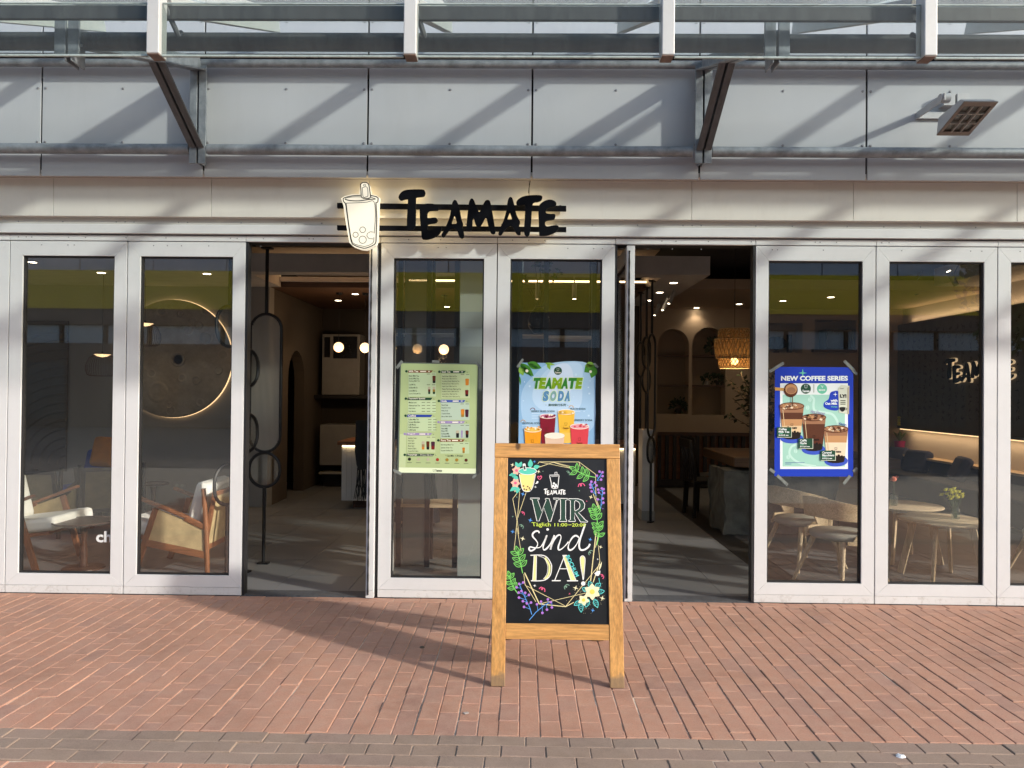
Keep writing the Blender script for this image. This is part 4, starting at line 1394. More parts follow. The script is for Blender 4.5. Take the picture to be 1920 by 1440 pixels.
def cup_art(A, x0, x1, y0, y1, cols, mp, k, tap=.82, top=None, rim=None):
    """a printed drinks cup: tapered body in bands, an oval top"""
    cx_ = (x0+x1)/2; w0 = (x1-x0)/2; w1 = w0*tap
    ry = w0*.28
    n = len(cols)
    for i, c in enumerate(cols):
        t0, t1 = i/n, (i+1)/n
        ya, yb = y0+ry+(y1-y0-ry)*t0, y0+ry+(y1-y0-ry)*t1
        wa, wb = w0+(w1-w0)*t0, w0+(w1-w0)*t1
        pts = [(cx_-wa, ya), (cx_+wa, ya)]
        if i == n-1:
            pts += [(cx_+wb*math.cos(j*math.pi/8), yb-ry*.5+ry*.6*math.sin(j*math.pi/8)) for j in range(9)]
        else:
            pts += [(cx_+wb, yb), (cx_-wb, yb)]
        A[c].plate([pts], mp, None, k)
    A[top or cols[0]].disc(cx_, y0+ry, w0, mp, k+K, 20, ry)
    if rim:
        A[rim].ribbon([(cx_+w0*math.cos(j*math.pi/12), y0+ry+ry*math.sin(j*math.pi/12)) for j in range(24)], w0*.07, mp, k+K*1.5, True)
def line_of(A, c, x0, x1, y, h, mp, k):
    A[c].plate([rect(x0, y-h/2, x1, y+h/2)], mp, None, k)
# --- the green price list
f1 = lambda x, y: (730+x/6.263, 670+y/6.261)
mp = pmap(f1)
mn = thing('menu_poster', 'light green drinks menu with coloured headings taped to the pane beside the left doorway', 'poster', (-.66, .028, 1.0))
ORG[mn.name] = Vector((-.66, .028, 1.0))
MB().plate([[(125, 58), (1050, 72), (1030, 1375), (92, 1362)]], mp, None, -.0008).build('laminate', 'print_laminate', mn)
sh = MB().plate([[(138, 70), (1040, 85), (1017, 1366), (110, 1352)]], mp, None, 0).build('sheet', 'print_mgreen', mn)
A = Art('print')
A['mfoot'].plate([[(112, 1292), (1018, 1306), (1017, 1366), (110, 1352)]], mp, None, K)
A['mgreen2'].plate([[(122, 900), (200, 900), (190, 1292), (112, 1292)]], mp, None, K)
for x0, y0, x1, y1, c in ((225, 180, 548, 460, 'mbox'), (220, 505, 545, 655, 'mbox'), (215, 705, 542, 868, 'mbox'), (208, 920, 540, 1118, 'mgreen2'), (612, 190, 945, 478, 'mgreen2'), (606, 532, 940, 735, 'mbox2'), (602, 780, 938, 948, 'mbox2'), (600, 995, 938, 1130, 'mbox')):
    A[c].plate([rect(x0, y0, x1, y1)], mp, None, K)
for x0, y, x1, c, tx, w_ in ((225, 165, 512, 'brown', 'Milk Tea', 110), (218, 486, 508, 'dgreen', "Teamate's Special", 195), (215, 686, 508, 'mblue', 'Coffee', 92), (206, 900, 502, 'lilac', 'Yogurt', 92), (205, 1145, 530, 'dgreen', 'Toppings', 118), (612, 170, 900, 'dgreen', 'Iced Tea', 100), (606, 513, 895, 'mblue2', 'Soda', 62), (602, 761, 890, 'lilac', 'Milk', 50), (600, 975, 886, 'brown', 'Pure Tea', 115)):
    A[c].plate([[(x0, y-16), (x1, y-12), (x1-22, y+16), (x0-8, y+16)]], mp, None, K*2)
    A['dgreen' if c != 'lilac' else 'lilac'].disc(x0-24, y-1, 15, mp, K*2, 14)
    text_px(A['cream'], tx, x0+6, y-12, x0+6+w_, y+11, mp, K*3, .025)
    if tx not in ('Toppings', "Teamate's Special", 'Coffee'):
        A['cream'].plate([rect(x1-150, y-6, x1-80, y+7)], mp, None, K*3)
        text_px(A['cream'], 'M', x1-55, y-7, x1-36, y+8, mp, K*3, .02)
    text_px(A['ink'], 'L', x1+12, y-5, x1+24, y+9, mp, K*3, .01)
text_px(A['cream'], '+ 70 Cent / Portion', 342, 1135, 508, 1157, mp, K*3, .0, .3)
items = [(230, 218, ['Black Milk Tea', 'Green Milk Tea', 'Oolong Milk Tea'], 31, 120), (230, 320, ['Coco Milk Tea', 'Red Bean Milk Tea', 'Caramel Milk Tea', 'Caramel Oolong Milk Tea'], 36, 130),
         (228, 530, ['Matcha Latte', 'Hibiscus Iced Tea', 'Hoji Latte', 'Hoji Matcha'], 35, 125), (224, 729, ['Coffee Milk Tea', 'Caramel Macchiato', 'Caffè Mocha', 'Caffè Americano', 'Caffè Latte'], 30.5, 130),
         (220, 950, ['Strawberry Yogurt', 'Peach Yogurt', 'Lychee Yogurt', 'Mango Yogurt', 'Raspberry Yogurt', 'Passion Fruit Yogurt'], 30.5, 115),
         (620, 222, ['Peach Green / Black Iced Tea', 'Mango Green / Black Iced Tea', 'Strawberry Green / Black Iced Tea', 'Blueberry Green / Black Iced Tea', 'Apple Green / Black Iced Tea', 'Passion Fruit Green / Black Iced Tea', 'Raspberry Green / Black Iced Tea', 'Lychee Green / Black Iced Tea', 'Wild Cherry Green / Black Iced Tea'], 30, 210),
         (614, 560, ['Peach Soda', 'Raspberry Soda', 'Pinky Soda', 'Tropical Soda', 'Berry Bliss Soda'], 34, 115), (612, 806, ['Strawberry Milk', 'Peach Milk', 'Mango Milk', 'Coconut Milk', 'Chocolate Milk'], 30, 105), (608, 1028, ['Earl Grey Black Tea', 'Jasmine Green Tea', 'Roasted Oolong Tea'], 34, 140)]
for x0, y0, ls, dy, w_ in items:
    mx_ = max(len(s_) for s_ in ls)
    for i, s_ in enumerate(ls):
        y = y0+i*dy
        text_px(A['ink'], s_, x0, y-9, x0+w_*len(s_)/mx_*1.05, y+9, mp, K*2, .012)
for x0, y0, n, dy in ((380, 530, 4, 35), (455, 730, 5, 30.5), (440, 196, 1, 1), (440, 322, 1, 1), (840, 202, 1, 1), (835, 547, 1, 1), (835, 798, 1, 1), (828, 1012, 1, 1), (440, 937, 1, 1)):
    for i in range(n):
        for dx in ((0, 60, 125) if n == 4 else (0, 60)):
            line_of(A, 'inkl', x0+dx, x0+dx+40, y0+i*dy, 7, mp, K*2)
text_px(A['ink'], '* Oat Milk  + 70 Cent', 660, 1144, 865, 1166, mp, K*2, .01, .2)
for x0, x1, y0, y1, cols in ((506, 545, 215, 302, ['teabrown', 'dbrown', 'black']), (455, 483, 345, 430, ['greytan', 'teabrown', 'dgreen']), (508, 540, 345, 430, ['greytan', 'olive', 'dgreen']), (892, 935, 250, 328, ['amber']), (890, 930, 382, 458, ['redtea', 'redtea', 'black']), (840, 882, 608, 700, ['amber', 'amber', 'olive']), (890, 932, 612, 700, ['plum']), (783, 820, 858, 944, ['greytan', 'black', 'black']), (843, 862, 858, 944, ['lilac']), (895, 932, 858, 944, ['teabrown', 'black']), (380, 415, 985, 1082, ['greytan', 'paletan', 'amber']), (434, 472, 985, 1082, ['teabrown', 'dbrown', 'black']), (490, 536, 988, 1082, ['plum', 'redtea']), (858, 888, 1058, 1124, ['amber', 'olive'])):
    cup_art(A, x0, x1, y0, y1, cols, mp, K*2)
for x0, c in ((237, 'black'), (342, 'greytan'), (455, 'greytan'), (566, 'red'), (678, 'olive'), (792, 'olive'), (902, 'dbrown')):
    y = 1195+(x0-237)*.018
    A[c].disc(x0, y, 19, mp, K*2, 16)
    line_of(A, 'inkl', x0-28, x0+28, y+40, 7, mp, K*2)
A['ink'].ribbon([(512, 1314), (516, 1342), (526, 1342), (530, 1314)], 3, mp, K*2, True)
text_px(A['ink'], 'Teamate', 540, 1314, 618, 1344, mp, K*2, .02)
A.done(sh, 'print_')
tapes(mn, mp, ((120, 85, -.9, 110, 34), (1050, 95, .9, 80, 30), (545, 50, .05, 85, 30), (95, 1345, .5, 110, 34), (1010, 1385, -.7, 90, 30), (1030, 1365, -.7, 60, 28)))
# --- the soda poster
f2 = lambda x, y: (950+x/8.47, 670+y/8.47)
mp = pmap(f2)
sp = thing('soda_poster', 'pale blue TEAMATE SODA poster with fruit drinks behind the top of the A-board', 'poster', (.3, .028, 1.0))
ORG[sp.name] = Vector((.3, .028, 1.0))
y2 = 1990
sh = MB().plate([[(205, 85), (1412, 95), (1398, y2), (178, y2-10)]], mp, None, 0).build('sheet', 'print_sky1', sp)
A = Art('print')
A['sky2'].plate([smooth_loop([(240,560),(420,300),(700,95),(1300,100),(1390,500),(1380,1100),(1000,1250),(500,1250),(260,1000)], 5)], mp, None, K*.5)
A['sky3'].plate([smooth_loop([(420,520),(640,200),(900,100),(1180,110),(1200,420),(1150,800),(760,900),(460,760)], 5)], mp, None, K)
A['sky4'].plate([smooth_loop([(600,420),(760,140),(980,110),(1060,330),(980,600),(760,680)], 5)], mp, None, K*1.5)
for x_, y_, a, L, W, c in ((210,95,.75,300,62,'leafg'),(215,100,.85,280,30,'leafd'),(330,90,.35,240,60,'leafg'),(340,95,.45,200,26,'leafd'),(210,150,1.2,150,45,'leafl'),(205,300,1.45,140,14,'leafg'),(610,95,.15,160,22,'leafl'),(650,95,1.2,110,26,'leafl'),(1400,110,2.5,210,80,'leafg'),(1405,150,1.9,190,60,'leafg'),(1385,105,2.9,150,50,'leafl')):
    A[c].plate([leaf_outline(x_, y_, a, L, W)], mp, None, K*2)
random.seed(5)
for i in range(26):
    x_, y_, r_ = random.uniform(230, 1370), random.uniform(200, 1250), random.choice((6, 9, 12, 16, 22))
    A['bokeh'].disc(x_, y_, r_, mp, K*1.7, 12)
A['cream'].disc(322, 215, 24, mp, K*2.5); A['cream'].disc(1332, 228, 22, mp, K*2.5)
A['logo'].disc(814, 215, 64, mp, K*2, 30)
text_px(A['cream'], 'Teamate', 768, 228, 858, 254, mp, K*3, .03)
A['cream'].ribbon([(797,180),(804,215),(826,215),(832,180)], 5, mp, K*3, True)
for s_, xx in (('TEAMATE', (420, 1195, 325, 502)), ('SODA', (568, 1025, 530, 700))):
    pass
V_ = 'TEAMATE'
wds = [(408,538,'tgreen'),(508,626,'tlime'),(604,734,'tgreen'),(712,884,'tlime'),(860,992,'tgreen'),(962,1112,'tgreen'),(1090,1206,'tlime')]
for c_, (xa, xb, col) in zip(V_, wds):
    text_px(A['halo'], c_, xa+2, 317, xb+2, 508, mp, K*3, .09, .16); text_px(A[col], c_, xa+12, 325, xb-8, 500, mp, K*4, .075, .16)
for c_, (xa, xb, col) in zip('SODA', ((565,680,'sodab'),(680,800,'sodag'),(805,920,'sodab'),(912,1025,'sodab'))):
    text_px(A['halo'], c_, xa+2, 524, xb, 706, mp, K*3, .09, .14); text_px(A[col], c_, xa+12, 532, xb-10, 698, mp, K*4, .075, .14)
text_px(A['logo'], '美味蘇打系列', 662, 735, 940, 778, mp, K*4, .01)
line_of(A, 'logo', 615, 632, 757, 5, mp, K*4); line_of(A, 'logo', 962, 980, 762, 5, mp, K*4)
for s_, xa, xb, y_, c in (('BERRY BLISS SODA', 395, 765, 856, 'berry'), ('PEACH SODA', 1008, 1256, 818, 'gold'), ('RASPBERRY SODA', 1012, 1362, 998, 'berry'), ('TROPICAL SODA', 242, 545, 1046, 'gold')):
    text_px(A['ink2'], s_, xa, y_-15, xb, y_+15, mp, K*4, .01)
    A[c].ribbon([(xa+18+36*math.cos(a*math.pi/8), y_-18+34*math.sin(a*math.pi/8)) for a in range(8, 17)], 9, mp, K*3)
for xa, ya in ((398, 892), (398, 930), (398, 966), (244, 1088), (244, 1122), (1030, 1040), (1040, 858)):
    line_of(A, 'bokeh', xa, xa+130, ya, 10, mp, K*2)
cup_art(A, 812, 1082, 830, 1360, ['peachd', 'peachd', 'mangot'], mp, K*5, .74, 'mangot', 'lidline')
cup_art(A, 525, 778, 900, 1500, ['berry'], mp, K*7, .72, 'berryt', 'lidline')
cup_art(A, 280, 550, 1110, 1640, ['mango'], mp, K*9, .78, 'mangot', 'lidline')
cup_art(A, 1010, 1305, 1055, 1640, ['rasp'], mp, K*9, .76, 'raspt', 'lidline')
cup_art(A, 605, 915, 1200, 1660, ['lychee'], mp, K*11, .8, 'cream', 'lidline')
random.seed(9)
for xa, xb, ya, yb, c1 in ((840, 1060, 845, 890, 'peachd'), (300, 530, 1100, 1150, 'mango'), (1030, 1290, 1060, 1115, 'rasp'), (550, 760, 915, 955, 'berry')):
    for i in range(9):
        x_, y_ = random.uniform(xa, xb), random.uniform(ya, yb)
        A[random.choice((c1, 'lidline', c1))].plate([[(x_-20, y_), (x_, y_-16), (x_+22, y_-2), (x_+4, y_+14)]], mp, None, K*13)
for x_, y_, s_ in ((940, 1060, 1), (410, 1330, 1), (1155, 1300, 1), (640, 1130, .8)):
    A['teabrown'].ribbon([(x_-20*s_, y_-22), (x_-14*s_, y_+22), (x_+14*s_, y_+22), (x_+20*s_, y_-22)], 4, mp, K*14, True)
    text_px(A['teabrown'], 'Teamate', x_-46*s_, y_+45, x_+46*s_, y_+75, mp, K*14, .02)
A.done(sh, 'print_')
tapes(sp, mp, ((215, 92, -.95, 160, 36), (1420, 130, .8, 90, 34)))
# --- the coffee poster
f3 = lambda x, y: (1430+x/6.0, 670+y/6.0)
mp = pmap(f3)
cp = thing('coffee_poster', 'royal blue NEW COFFEE SERIES poster with three iced coffees taped to the right hand pane', 'poster', (2.2, .028, 1.0))
ORG[cp.name] = Vector((2.2, .028, 1.0))
sh = MB().plate([[(138, 106), (1020, 112), (1018, 1342), (132, 1338)]], mp, None, 0).build('sheet', 'print_blue', cp)
A = Art('print')
A['white'].plate([rect(196, 292, 958, 1256)], mp, None, K)
A['mint'].plate([rect(224, 420, 925, 1228)], mp, None, K*1.5)
text_px(A['white'], 'NEW COFFEE SERIES', 205, 208, 958, 264, mp, K*2, .045)
A['mintd'].plate([[(450+(48 if i % 2 == 0 else 12)*math.cos(i*math.pi/4), 176+(48 if i % 2 == 0 else 12)*math.sin(i*math.pi/4)) for i in range(8)]], mp, None, K*1.5)
A['swirl'].ribbon(smooth_loop([(535,425),(575,470),(570,545),(590,600),(690,620),(780,640),(830,700),(850,760)], 5, False), 26, mp, K*2)
A['swirl'].ribbon(smooth_loop([(420,970),(330,1000),(300,1080),(350,1150),(450,1200),(600,1226)], 5, False), 24, mp, K*2)
for x_, y_ in ((505, 566), (370, 1052), (285, 1122), (530, 475)):
    A['swirl'].disc(x_, y_, 20, mp, K*2, 16, 26)
    A['mint'].ribbon([(x_-4, y_-22), (x_+5, y_), (x_-4, y_+22)], 5, mp, K*3)
A['logo'].disc(485, 353, 57, mp, K*2, 30)
A['white'].ribbon([(470,312),(476,345),(496,345),(502,312)], 4, mp, K*3, True)
text_px(A['white'], 'Teamate', 445, 366, 525, 392, mp, K*3, .04)
A['inkl'].plate([rect(572, 304, 578, 396)], mp, None, K*2)
A['mintd'].disc(667, 354, 57, mp, K*2, 30)
text_px(A['white'], 'BEANS', 632, 358, 702, 378, mp, K*3, .03)
A['white'].ribbon([(655,315),(668,335),(680,318),(668,345)], 5, mp, K*3)
A['navyblob'].disc(325, 910, 130, mp, K*3, 30, 58); A['navyblob'].disc(570, 1035, 132, mp, K*3, 30, 62); A['navyblob'].disc(825, 1165, 132, mp, K*3, 30, 64)
# oat milk cloud and carton
cl = smooth_loop([(690,560),(690,510),(740,470),(760,400),(800,380),(850,385),(860,480),(850,590),(760,592)], 4)
A['blue'].plate([cl], mp, None, K*3)
A['white'].plate([[(816+(28 if i % 2 == 0 else 6)*math.cos(i*math.pi/4), 416+(28 if i % 2 == 0 else 6)*math.sin(i*math.pi/4)) for i in range(8)]], mp, None, K*4)
text_px(A['white'], 'with', 762, 470, 840, 500, mp, K*4, .04)
text_px(A['white'], 'Oat Milk', 702, 506, 840, 534, mp, K*4, .04)
text_px(A['mintd'], 'Vegan', 765, 546, 838, 570, mp, K*4, .02)
A['carton'].plate([[(848,345),(880,310),(975,320),(970,640),(858,622)]], mp, None, K*5)
A['greytan'].plate([[(948,345),(976,322),(970,640),(948,636)]], mp, None, K*6)
text_px(A['black'], 'LY!', 868, 415, 940, 455, mp, K*7, .06)
text_px(A['black'], 'OAT', 866, 345, 912, 358, mp, K*7, .02)
for y_ in (486, 506, 526):
    line_of(A, 'ink', 872, 930, y_, 9, mp, K*7)
A['black'].plate([smooth_loop([(865,562),(925,562),(918,598),(890,612),(868,590)], 3)], mp, None, K*7)
A['black'].ribbon([(922,568),(945,572),(940,592),(920,590)], 6, mp, K*7)
# pan pouring coffee
A['coffee'].disc(315, 368, 78, mp, K*5, 30, 80)
A['latte'].disc(318, 358, 66, mp, K*6, 30, 56)
A['ice'].disc(318, 372, 50, mp, K*6.5, 30, 36)
A['gold'].plate([[(136,336),(250,346),(250,378),(136,372)]], mp, None, K*5)
A['coffee'].ribbon([(330,420),(332,470),(330,550)], 10, mp, K*12)
for x0, x1, y0, y1, cols in ((190, 462, 510, 918, ['ice', 'coffee', 'latte', 'cream2', 'pearl']), (440, 708, 638, 1050, ['ice', 'coffee', 'coffee', 'dbrown', 'pearl']), (684, 958, 768, 1185, ['ice', 'latte', 'milk', 'milk', 'pearl'])):
    cup_art(A, x0, x1, y0, y1, cols, mp, K*7, .70, 'ice', 'coffee')
    random.seed(int(x0))
    cx_ = (x0+x1)/2
    for i in range(16):
        x_, y_ = cx_+random.uniform(-100, 100), y0+36+random.uniform(-22, 26)
        A[random.choice(('milk', 'coffee', 'latte', 'coffee'))].plate([[(x_-20, y_+2), (x_-4, y_-14), (x_+22, y_-4), (x_+8, y_+14)]], mp, None, K*9)
    A['cream2'].ribbon([(x0+34, y0+80), (x0+62, y1-60)], 7, mp, K*9)
    A['pearl'].ribbon([(cx_-14, y1-170), (cx_-9, y1-148), (cx_+9, y1-148), (cx_+14, y1-170)], 4, mp, K*9, True)
    text_px(A['pearl'], 'Teamate', cx_-52, y1-142, cx_+58, y1-112, mp, K*9, .02)
    for i in range(5):
        A['pearl'].disc(cx_-70+34*i, y1-70-10*(i % 2), 14, mp, K*9)
for x0, y0, x1, y1, ls, zh in ((158, 785, 318, 895, ('Coffee', 'Milk Tea'), '咖啡奶茶'), (398, 912, 558, 1022, ('Caffè', 'Mocha'), '摩卡咖啡'), (648, 1048, 812, 1155, ('Caramel', 'Macchiato'), '焦糖瑪奇朵')):
    A['carton'].plate([rect(x0+4, y0+2, x1+6, y1+6)], mp, None, K*11)
    A['logo'].plate([rect(x0, y0, x1, y1)], mp, None, K*12)
    for i, s_ in enumerate(ls):
        text_px(A['white'], s_, x0+18, y0+10+30*i, x0+18+15*len(s_), y0+34+30*i, mp, K*13, .03)
    text_px(A['white'], zh, x0+18, y1-28, x0+92, y1-10, mp, K*13, .01)
    line_of(A, 'mintd', x0+20, x0+62, y1-38, 6, mp, K*13)
    line_of(A, 'white', x0+98, x0+128, y1-18, 8, mp, K*13)
text_px(A['mblue'], 'Vegan', 848, 735, 940, 772, mp, K*9, .02, 0, .2)
text_px(A['lilac'], 'Hot Flavour', 540, 600, 705, 640, mp, K*3, .01, 0, .15)
for y_ in (1184, 1200):
    line_of(A, 'mblue', 252, 470 if y_ < 1190 else 322, y_, 5, mp, K*3)
A.done(sh, 'print_')
tapes(cp, mp, ((155, 112, -.55, 190, 34), (975, 100, .8, 170, 34), (1035, 170, .75, 70, 30), (105, 1275, .65, 70, 34), (220, 1382, .75, 160, 34), (1040, 1265, -.8, 60, 34), (945, 1378, -.9, 120, 34)))
# ------------------------------------------------------------------ inside the cafe
def part(mb, name, mat, root, **kw):
    return mb.build(name, mat, root, local=True, **kw)
# --- rattan lounge chairs (facing their own -x)
def lounge(name, label, loc, rz, wd, wdf, rt_, cush):
    t = thing(name, label, 'armchair', loc, rz, 'lounge chairs by the left window')
    for s in (-1, 1):
        y = .32*s
        part(MB().beam((-.33, y, 0), (-.15, y, .575), .034, .05, side=(0, 1, 0)), 'leg', wd, t, bevel=.006)
        part(MB().tube([(.30, y, 0), (.285, y, .4), (.257, y, .75)], [.021, .024, .02], 10), 'leg', wd, t, smooth=True)
        part(MB().beam((-.30, y, .665), (.13, y, .50), .05, .028, side=(0, 1, 0)).beam((.10, y, .50), (.27, y, .42), .03, .05, side=(0, 1, 0)), 'armrest', wdf, t, bevel=.008)
        part(MB().beam((-.25, y, .285), (.29, y, .18), .028, .06, side=(0, 1, 0)), 'side_rail', wdf, t, bevel=.005)
        q = [(-.215, .31), (.275, .215), (.265, .42), (-.155, .575)]
        mb = MB()
        mb.add([(a, y-.006, b_) for a, b_ in q]+[(a, y+.006, b_) for a, b_ in q], [(0, 1, 2, 3), (7, 6, 5, 4), (0, 4, 5, 1), (1, 5, 6, 2), (2, 6, 7, 3), (3, 7, 4, 0)])
        part(mb, 'rattan_panel', rt_, t)
    part(MB().beam((-.42, 0, .34), (.24, 0, .24), .60, .03, side=(0, 1, 0)), 'seat_base', wdf, t, bevel=.004)
    if cush:
        part(MB().beam((-.47, 0, .42), (.16, 0, .335), .60, .12, side=(0, 1, 0)), 'seat_cushion', cush, t, bevel=.035, smooth=True)
    bk = MB()
    bk.beam((.26, -.29, .23), (.34, -.29, .70), .045, .03, side=(0, 1, 0))
    bk.beam((.26, .29, .23), (.34, .29, .70), .045, .03, side=(0, 1, 0))
    bk.beam((.34, -.31, .70), (.34, .31, .70), .03, .04, side=(1, 0, 0))
    bk.beam((.265, -.31, .235), (.265, .31, .235), .03, .045, side=(1, 0, 0))
    part(bk, 'back_frame', wdf, t, bevel=.005)
    part(MB().beam((.272, 0, .26), (.335, 0, .68), .54, .012, side=(0, 1, 0)), 'rattan_back', rt_, t)
    if cush:
        part(MB().beam((.13, 0, .38), (.235, 0, .79), .56, .13, side=(0, 1, 0)), 'back_cushion', cush, t, bevel=.04, smooth=True)
    return t
lounge('rattan_armchair', 'sunlit teak armchair with rattan side panel and white cushions, nearest the left doorway', (-2.98, .90, 0), 0, 'teak', 'teak_flat', 'rattan', 'cushion')
lounge('rattan_armchair', 'teak armchair cut off by the frame of the first pane, white seat cushion facing right', (-4.52, .95, 0), R(180), 'teak', 'teak_flat', 'rattan', 'cushion')
lounge('rattan_armchair', 'dark framed armchair with cane back behind the white cushioned chair in the first pane', (-5.22, 2.35, 0), R(-90), 'black_wood', 'black_wood', 'rattan_dark', None)
lounge('rattan_armchair', 'dark framed armchair with tilted cane back beside the blue seat', (-4.75, 2.75, 0), R(-55), 'black_wood', 'black_wood', 'rattan_dark', None)
t = thing('blue_seat', 'low blue upholstered seat with an orange cushion behind the round wooden table', 'seat', (-5.28, 3.3, 0))
part(MB().box(-.32, .32, -.3, .35, .12, .42), 'seat', 'blue_cloth', t, bevel=.04, smooth=True)
part(MB().beam((0, .3, .30), (0, .48, .80), .62, .16, side=(1, 0, 0)), 'backrest', 'blue_cloth', t, bevel=.05, smooth=True)
part(MB().beam((.08, .12, .62), (.10, .22, .98), .36, .12, side=(1, 0, 0)), 'cushion', 'orange_cloth', t, bevel=.045, smooth=True)
mb = MB()
for s in (-1, 1):
    for q in (-.25, .3):
        mb = MB().tube([(s*.27, q, 0), (s*.25, q, .14)], .02, 8)
        part(mb, 'leg', 'black_wood', t)
def pedestal(label, loc, r_, h, n='side_table'):
    t = thing(n, label, 'table', loc, 0, 'small round pedestal tables')
    part(MB().lathe([(.01, h-.028), (r_*.9, h-.026), (r_, h-.016), (r_, h-.004), (r_-.012, h-.004), (r_-.014, h-.012), (.001, h-.012)], 28, cap0=True), 'tabletop', 'walnut', t, smooth=True)
    part(MB().lathe([(.034, .012), (.03, h*.35), (.022, h*.6), (.04, h-.028)], 14), 'stem', 'walnut', t, smooth=True)
    part(MB().lathe([(r_*.7, 0), (r_*.68, .012), (.04, .02)], 22, cap0=True), 'base', 'walnut', t, smooth=True)
pedestal('round dark wooden table between the lounge chairs in the first pane', (-3.88, .80, 0), .25, .43)
p = P(288, 905, 3.2)
pedestal('small dark round table standing by the back wall under the moon disc', (p.x, 3.2, 0), .18, p.z)
# --- moon disc with a lit rim
c = P(322, 672, 4.2)
md = thing('moon_lamp', 'large round moon relief with a glowing rim on the wall behind the second pane', 'wall lamp', (c.x, 4.25, c.z))
RM = .80
mb = MB().lathe([(.001, .03), (RM*.5, .03), (RM-.02, .028), (RM, .015), (RM, 0)], 64, cap1=False)
mb.rot(R(90), axis='X')
part(mb, 'moon_face', 'moon_relief', md, smooth=True)
mb = MB().lathe([(RM-.05, -.03), (RM+.005, -.03), (RM+.005, -.016), (RM-.05, -.016)], 64)
mb.rot(R(90), axis='X')
part(mb, 'light_rim', 'led_soft', md)
def crater(x, z, r_):
    mb = MB().lathe([(r_*1.25, .028), (r_*1.05, .042), (r_*.9, .040), (r_*.75, .03), (.001, .030)], 18)
    mb.rot(R(90), axis='X')
    for v_ in mb.v:
        v_ += Vector((x, 0, z))
    return part(mb, 'crater', 'moon_relief', md, smooth=True)
for px, py, r_ in ((386, 634, .075), (334, 674, .085), (337, 588, .04), (368, 713, .05), (296, 735, .12), (372, 610, .05), (410, 694, .05), (318, 760, .04)):
    q = P(px, py, 4.22)-c
    crater(q.x, q.z, r_)
q = P(337, 910, 4.295)
so_ = thing('wall_socket', 'white double wall socket on the grey wall under the moon disc', 'socket', (q.x, 4.299, q.z))
part(MB().box(-.075, .075, -.010, 0, -.042, .042), 'plate', 'appliance', so_, bevel=.003)
for s in (-1, 1):
    mb = MB().lathe([(.022, 0), (.022, .003), (.001, .003)], 14).rot(R(90), axis='X')
    for v_ in mb.v:
        v_ += Vector((s*.036, -.010, 0))
    part(mb, 'outlet', 'grey_pad', so_)
# --- rippled relief on the back wall
ar = thing('wall_relief', 'dark rippled relief of concentric arcs on the wall behind the first pane', 'wall relief', (P(90, 760, 4.27).x, 4.28, 1.0))
ORG[ar.name] = Vector(ar.location)
c0 = P(124, 870, 4.28)
a0, b0 = P(-60, 880, 4.29), P(124, 560, 4.29)
pm('relief_dark', (.13, .11, .09), .7, 0, .1, 4)
MB().box(a0.x, c0.x, 4.27, 4.299, c0.z-.1, c0.z+1.95).build('panel', 'relief_dark', ar)
for i in range(1, 16):
    r_ = .12*i
    pts = [(c0.x-r_*math.cos(k*math.pi/36), 4.268, c0.z+r_*math.sin(k*math.pi/36)) for k in range(0, 19)]
    pts = [p_ for p_ in pts if p_[0] > a0.x]
    if len(pts) > 2:
        MB().tube(pts, .022, 6).build('ripple', 'relief_dark', ar, smooth=True)
# --- pendants over the lounge
def wire_pendant(label, px, py0, py1, Y, wpx):
    a, b_ = P(px, py0, Y), P(px, py1, Y)
    s = FPX/((a-CAM).dot(fw))
    r_ = wpx/2/s
    h = a.z-b_.z
    t = thing('pendant_lamp', label, 'lamp', (a.x, Y, b_.z), 0, 'wire dome pendants over the lounge')
    rib = MB()
    for i in range(40):
        an = 2*math.pi*i/40
        ca, sa = math.cos(an), math.sin(an)
        rib.tube([(ca*q*r_, sa*q*r_, z*h) for q, z in ((.48, .97), (.8, .82), (.98, .5), (1, .28), (.9, .06), (.72, 0))], .0017, 4)
    part(rib, 'wire_ribs', 'walnut', t, kind='stuff')
    part(MB().tube([(r_*.72*math.cos(i*math.pi/16), r_*.72*math.sin(i*math.pi/16), 0) for i in range(32)], .003, 6, True), 'ring', 'walnut', t)
    part(MB().lathe([(.001, h*.86), (r_*.3, h*.9), (r_*.52, h*.985)], 22), 'bulb', 'globe_glow', t, smooth=True)
    part(MB().lathe([(r_*.54, h*.985), (r_*.3, h*1.03), (.012, h*1.05), (.012, h*1.12), (.001, h*1.12)], 22), 'cap', 'black_metal', t, smooth=True)
    part(MB().tube([(0, 0, h*1.1), (0, 0, 3.0-b_.z)], .003, 6), 'cord', 'black_metal', t)
wire_pendant('wire dome pendant hanging in front of the moon disc behind the first pane', 192, 664, 705, 3.35, 56)
wire_pendant('wire dome pendant hanging at the left edge of the second pane', 272, 606, 648, 3.55, 56)
